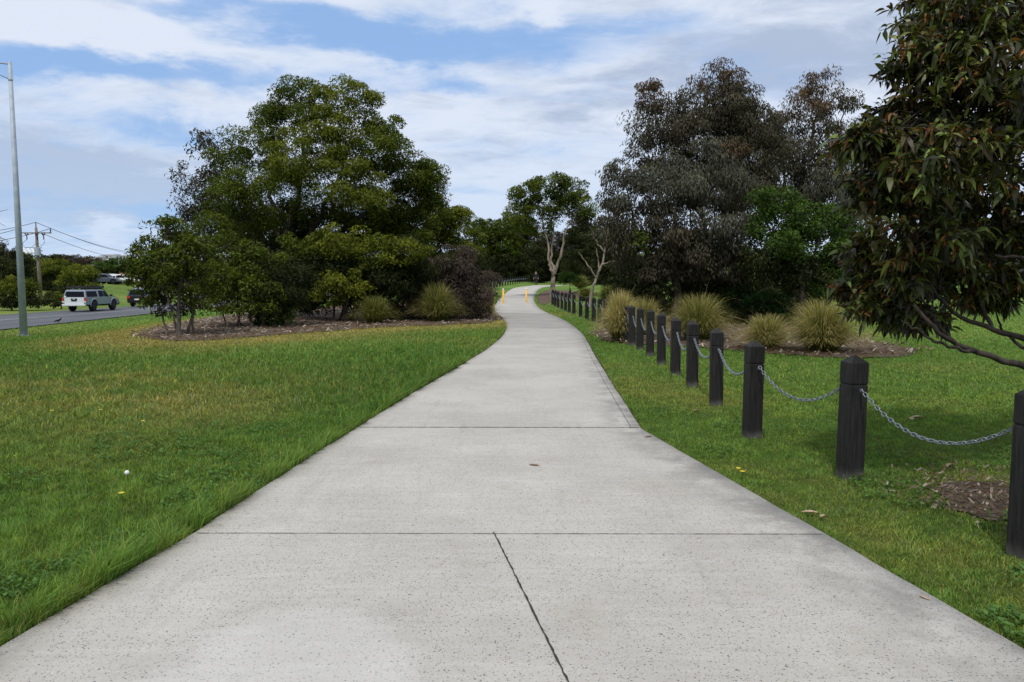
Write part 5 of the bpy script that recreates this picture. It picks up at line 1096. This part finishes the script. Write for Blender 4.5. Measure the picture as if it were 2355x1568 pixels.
Rd = [.13, .12, .14, .055, .085, .09, .06, .045, .032, .06, .045, .032, .085, .06, .04, .085, .06, .04, .04, .04, .03, .03]
skinned('body', J, Ed, Rd, M['skin'], root)
skinned('jacket', [J[0], J[1], J[2], (0, 0, 1.44), J[6], J[7], (.268, -.10, .94), J[9], J[10], (-.268, -.04, .94)], [(0, 1), (1, 2), (2, 3), (2, 4), (4, 5), (5, 6), (2, 7), (7, 8), (8, 9)], [.16, .15, .17, .09, .085, .062, .048, .085, .062, .048], M['cloth'], root)
skinned('trousers', [J[0], J[12], J[13], (.10, -.16, .12), J[15], J[16], (-.10, .25, .17)], [(0, 1), (1, 2), (2, 3), (0, 4), (4, 5), (5, 6)], [.155, .105, .08, .062, .105, .08, .062], M['cloth'], root)
skinned('hair', [(0, .02, 1.68), (0, .02, 1.73)], [(0, 1)], [.10, .085], M['hair'], root)
for x, y, z in ((.10, -.24, .03), (-.10, .18, .045)): MB().rings([[(x-.045, y+.1, z-.03), (x+.045, y+.1, z-.03), (x+.04, y+.1, z+.06), (x-.04, y+.1, z+.06)], [(x-.045, y-.12, z-.03), (x+.045, y-.12, z-.03), (x+.035, y-.12, z+.02), (x-.035, y-.12, z+.02)]]).build('shoe', M['shoe'], root, bevel=.012)
gb_ = G(135, 744); root = thing('magpie', 'black and white magpie on the grass beside the road', 'bird', gb_, .5)
skinned('body', [(-.13, 0, .16), (-.04, 0, .19), (.06, 0, .22), (.11, 0, .27), (.145, 0, .30), (.19, 0, .295), (-.25, 0, .12), (0, .03, .1), (0, .035, .0), (0, -.03, .1), (0, -.035, 0)], [(0, 1), (1, 2), (2, 3), (3, 4), (4, 5), (0, 6), (1, 7), (7, 8), (1, 9), (9, 10)], [.045, .07, .06, .035, .04, .012, .018, .01, .006, .01, .006], M['cloth'], root, 1)
MB().rings([[(-.10, -.03, .225), (-.10, .03, .225), (-.06, .045, .24), (-.06, -.045, .24)], [(.03, -.03, .28), (.03, .03, .28), (.06, .025, .285), (.06, -.025, .285)]]).build('nape_patch', M['white'], root)
MB().tube([(.18, 0, .296), (.235, 0, .285)], [.012, .003], 6).build('beak', M['plate'], root)
M['dryleaf'] = simple('dry_leaf', (.20, .13, .08), .8, 0, .2, .3, 30); M['paleleaf'] = simple('pale_dry_leaf', (.36, .27, .19), .8, 0, .2, .3, 30)
def dry_leaf(px, py, l, rz, label, mat='dryleaf', up=.026):
    g = G(px, py); n = 7; V = []; l *= 1.25
    for k in range(n):
        t = k/(n-1); wd = l*.2*math.sin(math.pi*min(.98, t*.9+.06))+.001; x = (t-.5)*l; z = .012*math.sin(t*3)+.014*(2*t-1)**2
        z -= .004; V += [(x, -wd, z+wd*.5), (x, 0, z), (x, wd, z+wd*.5)]
    Fc = [(3*k+j, 3*k+j+1, 3*k+j+4, 3*k+j+3) for k in range(n-1) for j in (0, 1)]
    mb = MB(); mb.add(V, Fc, True); o = mb.build('dry_leaf', M[mat], None, g+np.array([0, 0, up]), (0, 0, rz)); tag(o, label, 'leaf', 'fallen dry leaves')
dry_leaf(1228, 1080, .075, -.5, 'curled brown leaf lying in the middle of the path')
dry_leaf(1490, 1013, .07, .4, 'small brown leaf at the kink of the right path edge')
dry_leaf(1862, 1189, .085, -.2, 'pale leaf on the grass below the second bollard', 'paleleaf', .022)
dry_leaf(1890, 1197, .05, .8, 'tiny leaf right of the pale one by the path', 'paleleaf', .022)
dry_leaf(2110, 966, .13, .1, 'pale curled bark strip behind the first long chain', 'paleleaf', .025)
dry_leaf(2095, 970, .10, 1.2, 'crossed bark strip beside the pale curled one', 'paleleaf', .025)
dry_leaf(2185, 1078, .09, .2, 'grey leaf at the top of the soil patch', 'dryleaf', .022)
dry_leaf(2280, 1015, .09, 2.2, 'reddish leaf on the grass under the long chain', 'dryleaf', .022)
dry_leaf(1600, 950, .09, .6, 'orange brown leaf on the grass by the third bollard', 'dryleaf', .022)
dry_leaf(700, 1010, .05, 1.0, 'small brown leaf near the left edge beyond the first cross joint')
dry_leaf(2125, 1392, .045, 2.0, 'pale chip at the right path edge near the corner', 'paleleaf')
def flower(px, py, label, kind):
    g = G(px, py); root = thing('dandelion', label, 'flower', g, 0, 'dandelions in the lawn')
    MB().tube([(0, 0, 0), (.004, 0, .05), (.002, 0, .08)], .0015, 5).build('stalk', M['blade'], root)
    if kind == 'seed': MB().lathe([(.002, .066), (.014, .072), (.019, .085), (.014, .098), (.002, .104)], 12).build('seed_head', M['white'], root)
    else:
        mb = MB()
        for k in range(16):
            a = k*2*math.pi/16; mb.add([(0, 0, .08), (.018*math.cos(a-.15), .018*math.sin(a-.15), .084), (.021*math.cos(a), .021*math.sin(a), .085), (.018*math.cos(a+.15), .018*math.sin(a+.15), .084)], [(0, 1, 2, 3)])
        M.setdefault('petal', simple('yellow_petal', (.8, .58, .02), .6)); mb.build('petals', M['petal'], root)
flower(293, 1112, 'white dandelion clock in the left lawn', 'seed'); flower(1706, 1108, 'yellow dandelion beside the right path edge', 'y'); flower(1697, 1100, 'smaller yellow dandelion just left of the other', 'y')
flower(280, 1160, 'yellow dandelion below the white clock', 'y'); flower(120, 960, 'tiny yellow dandelion in the dry patch far left', 'y'); flower(330, 985, 'yellow dandelion in the middle of the left lawn', 'y'); flower(232, 958, 'yellow dandelion between the dry patch and the middle of the lawn', 'y')
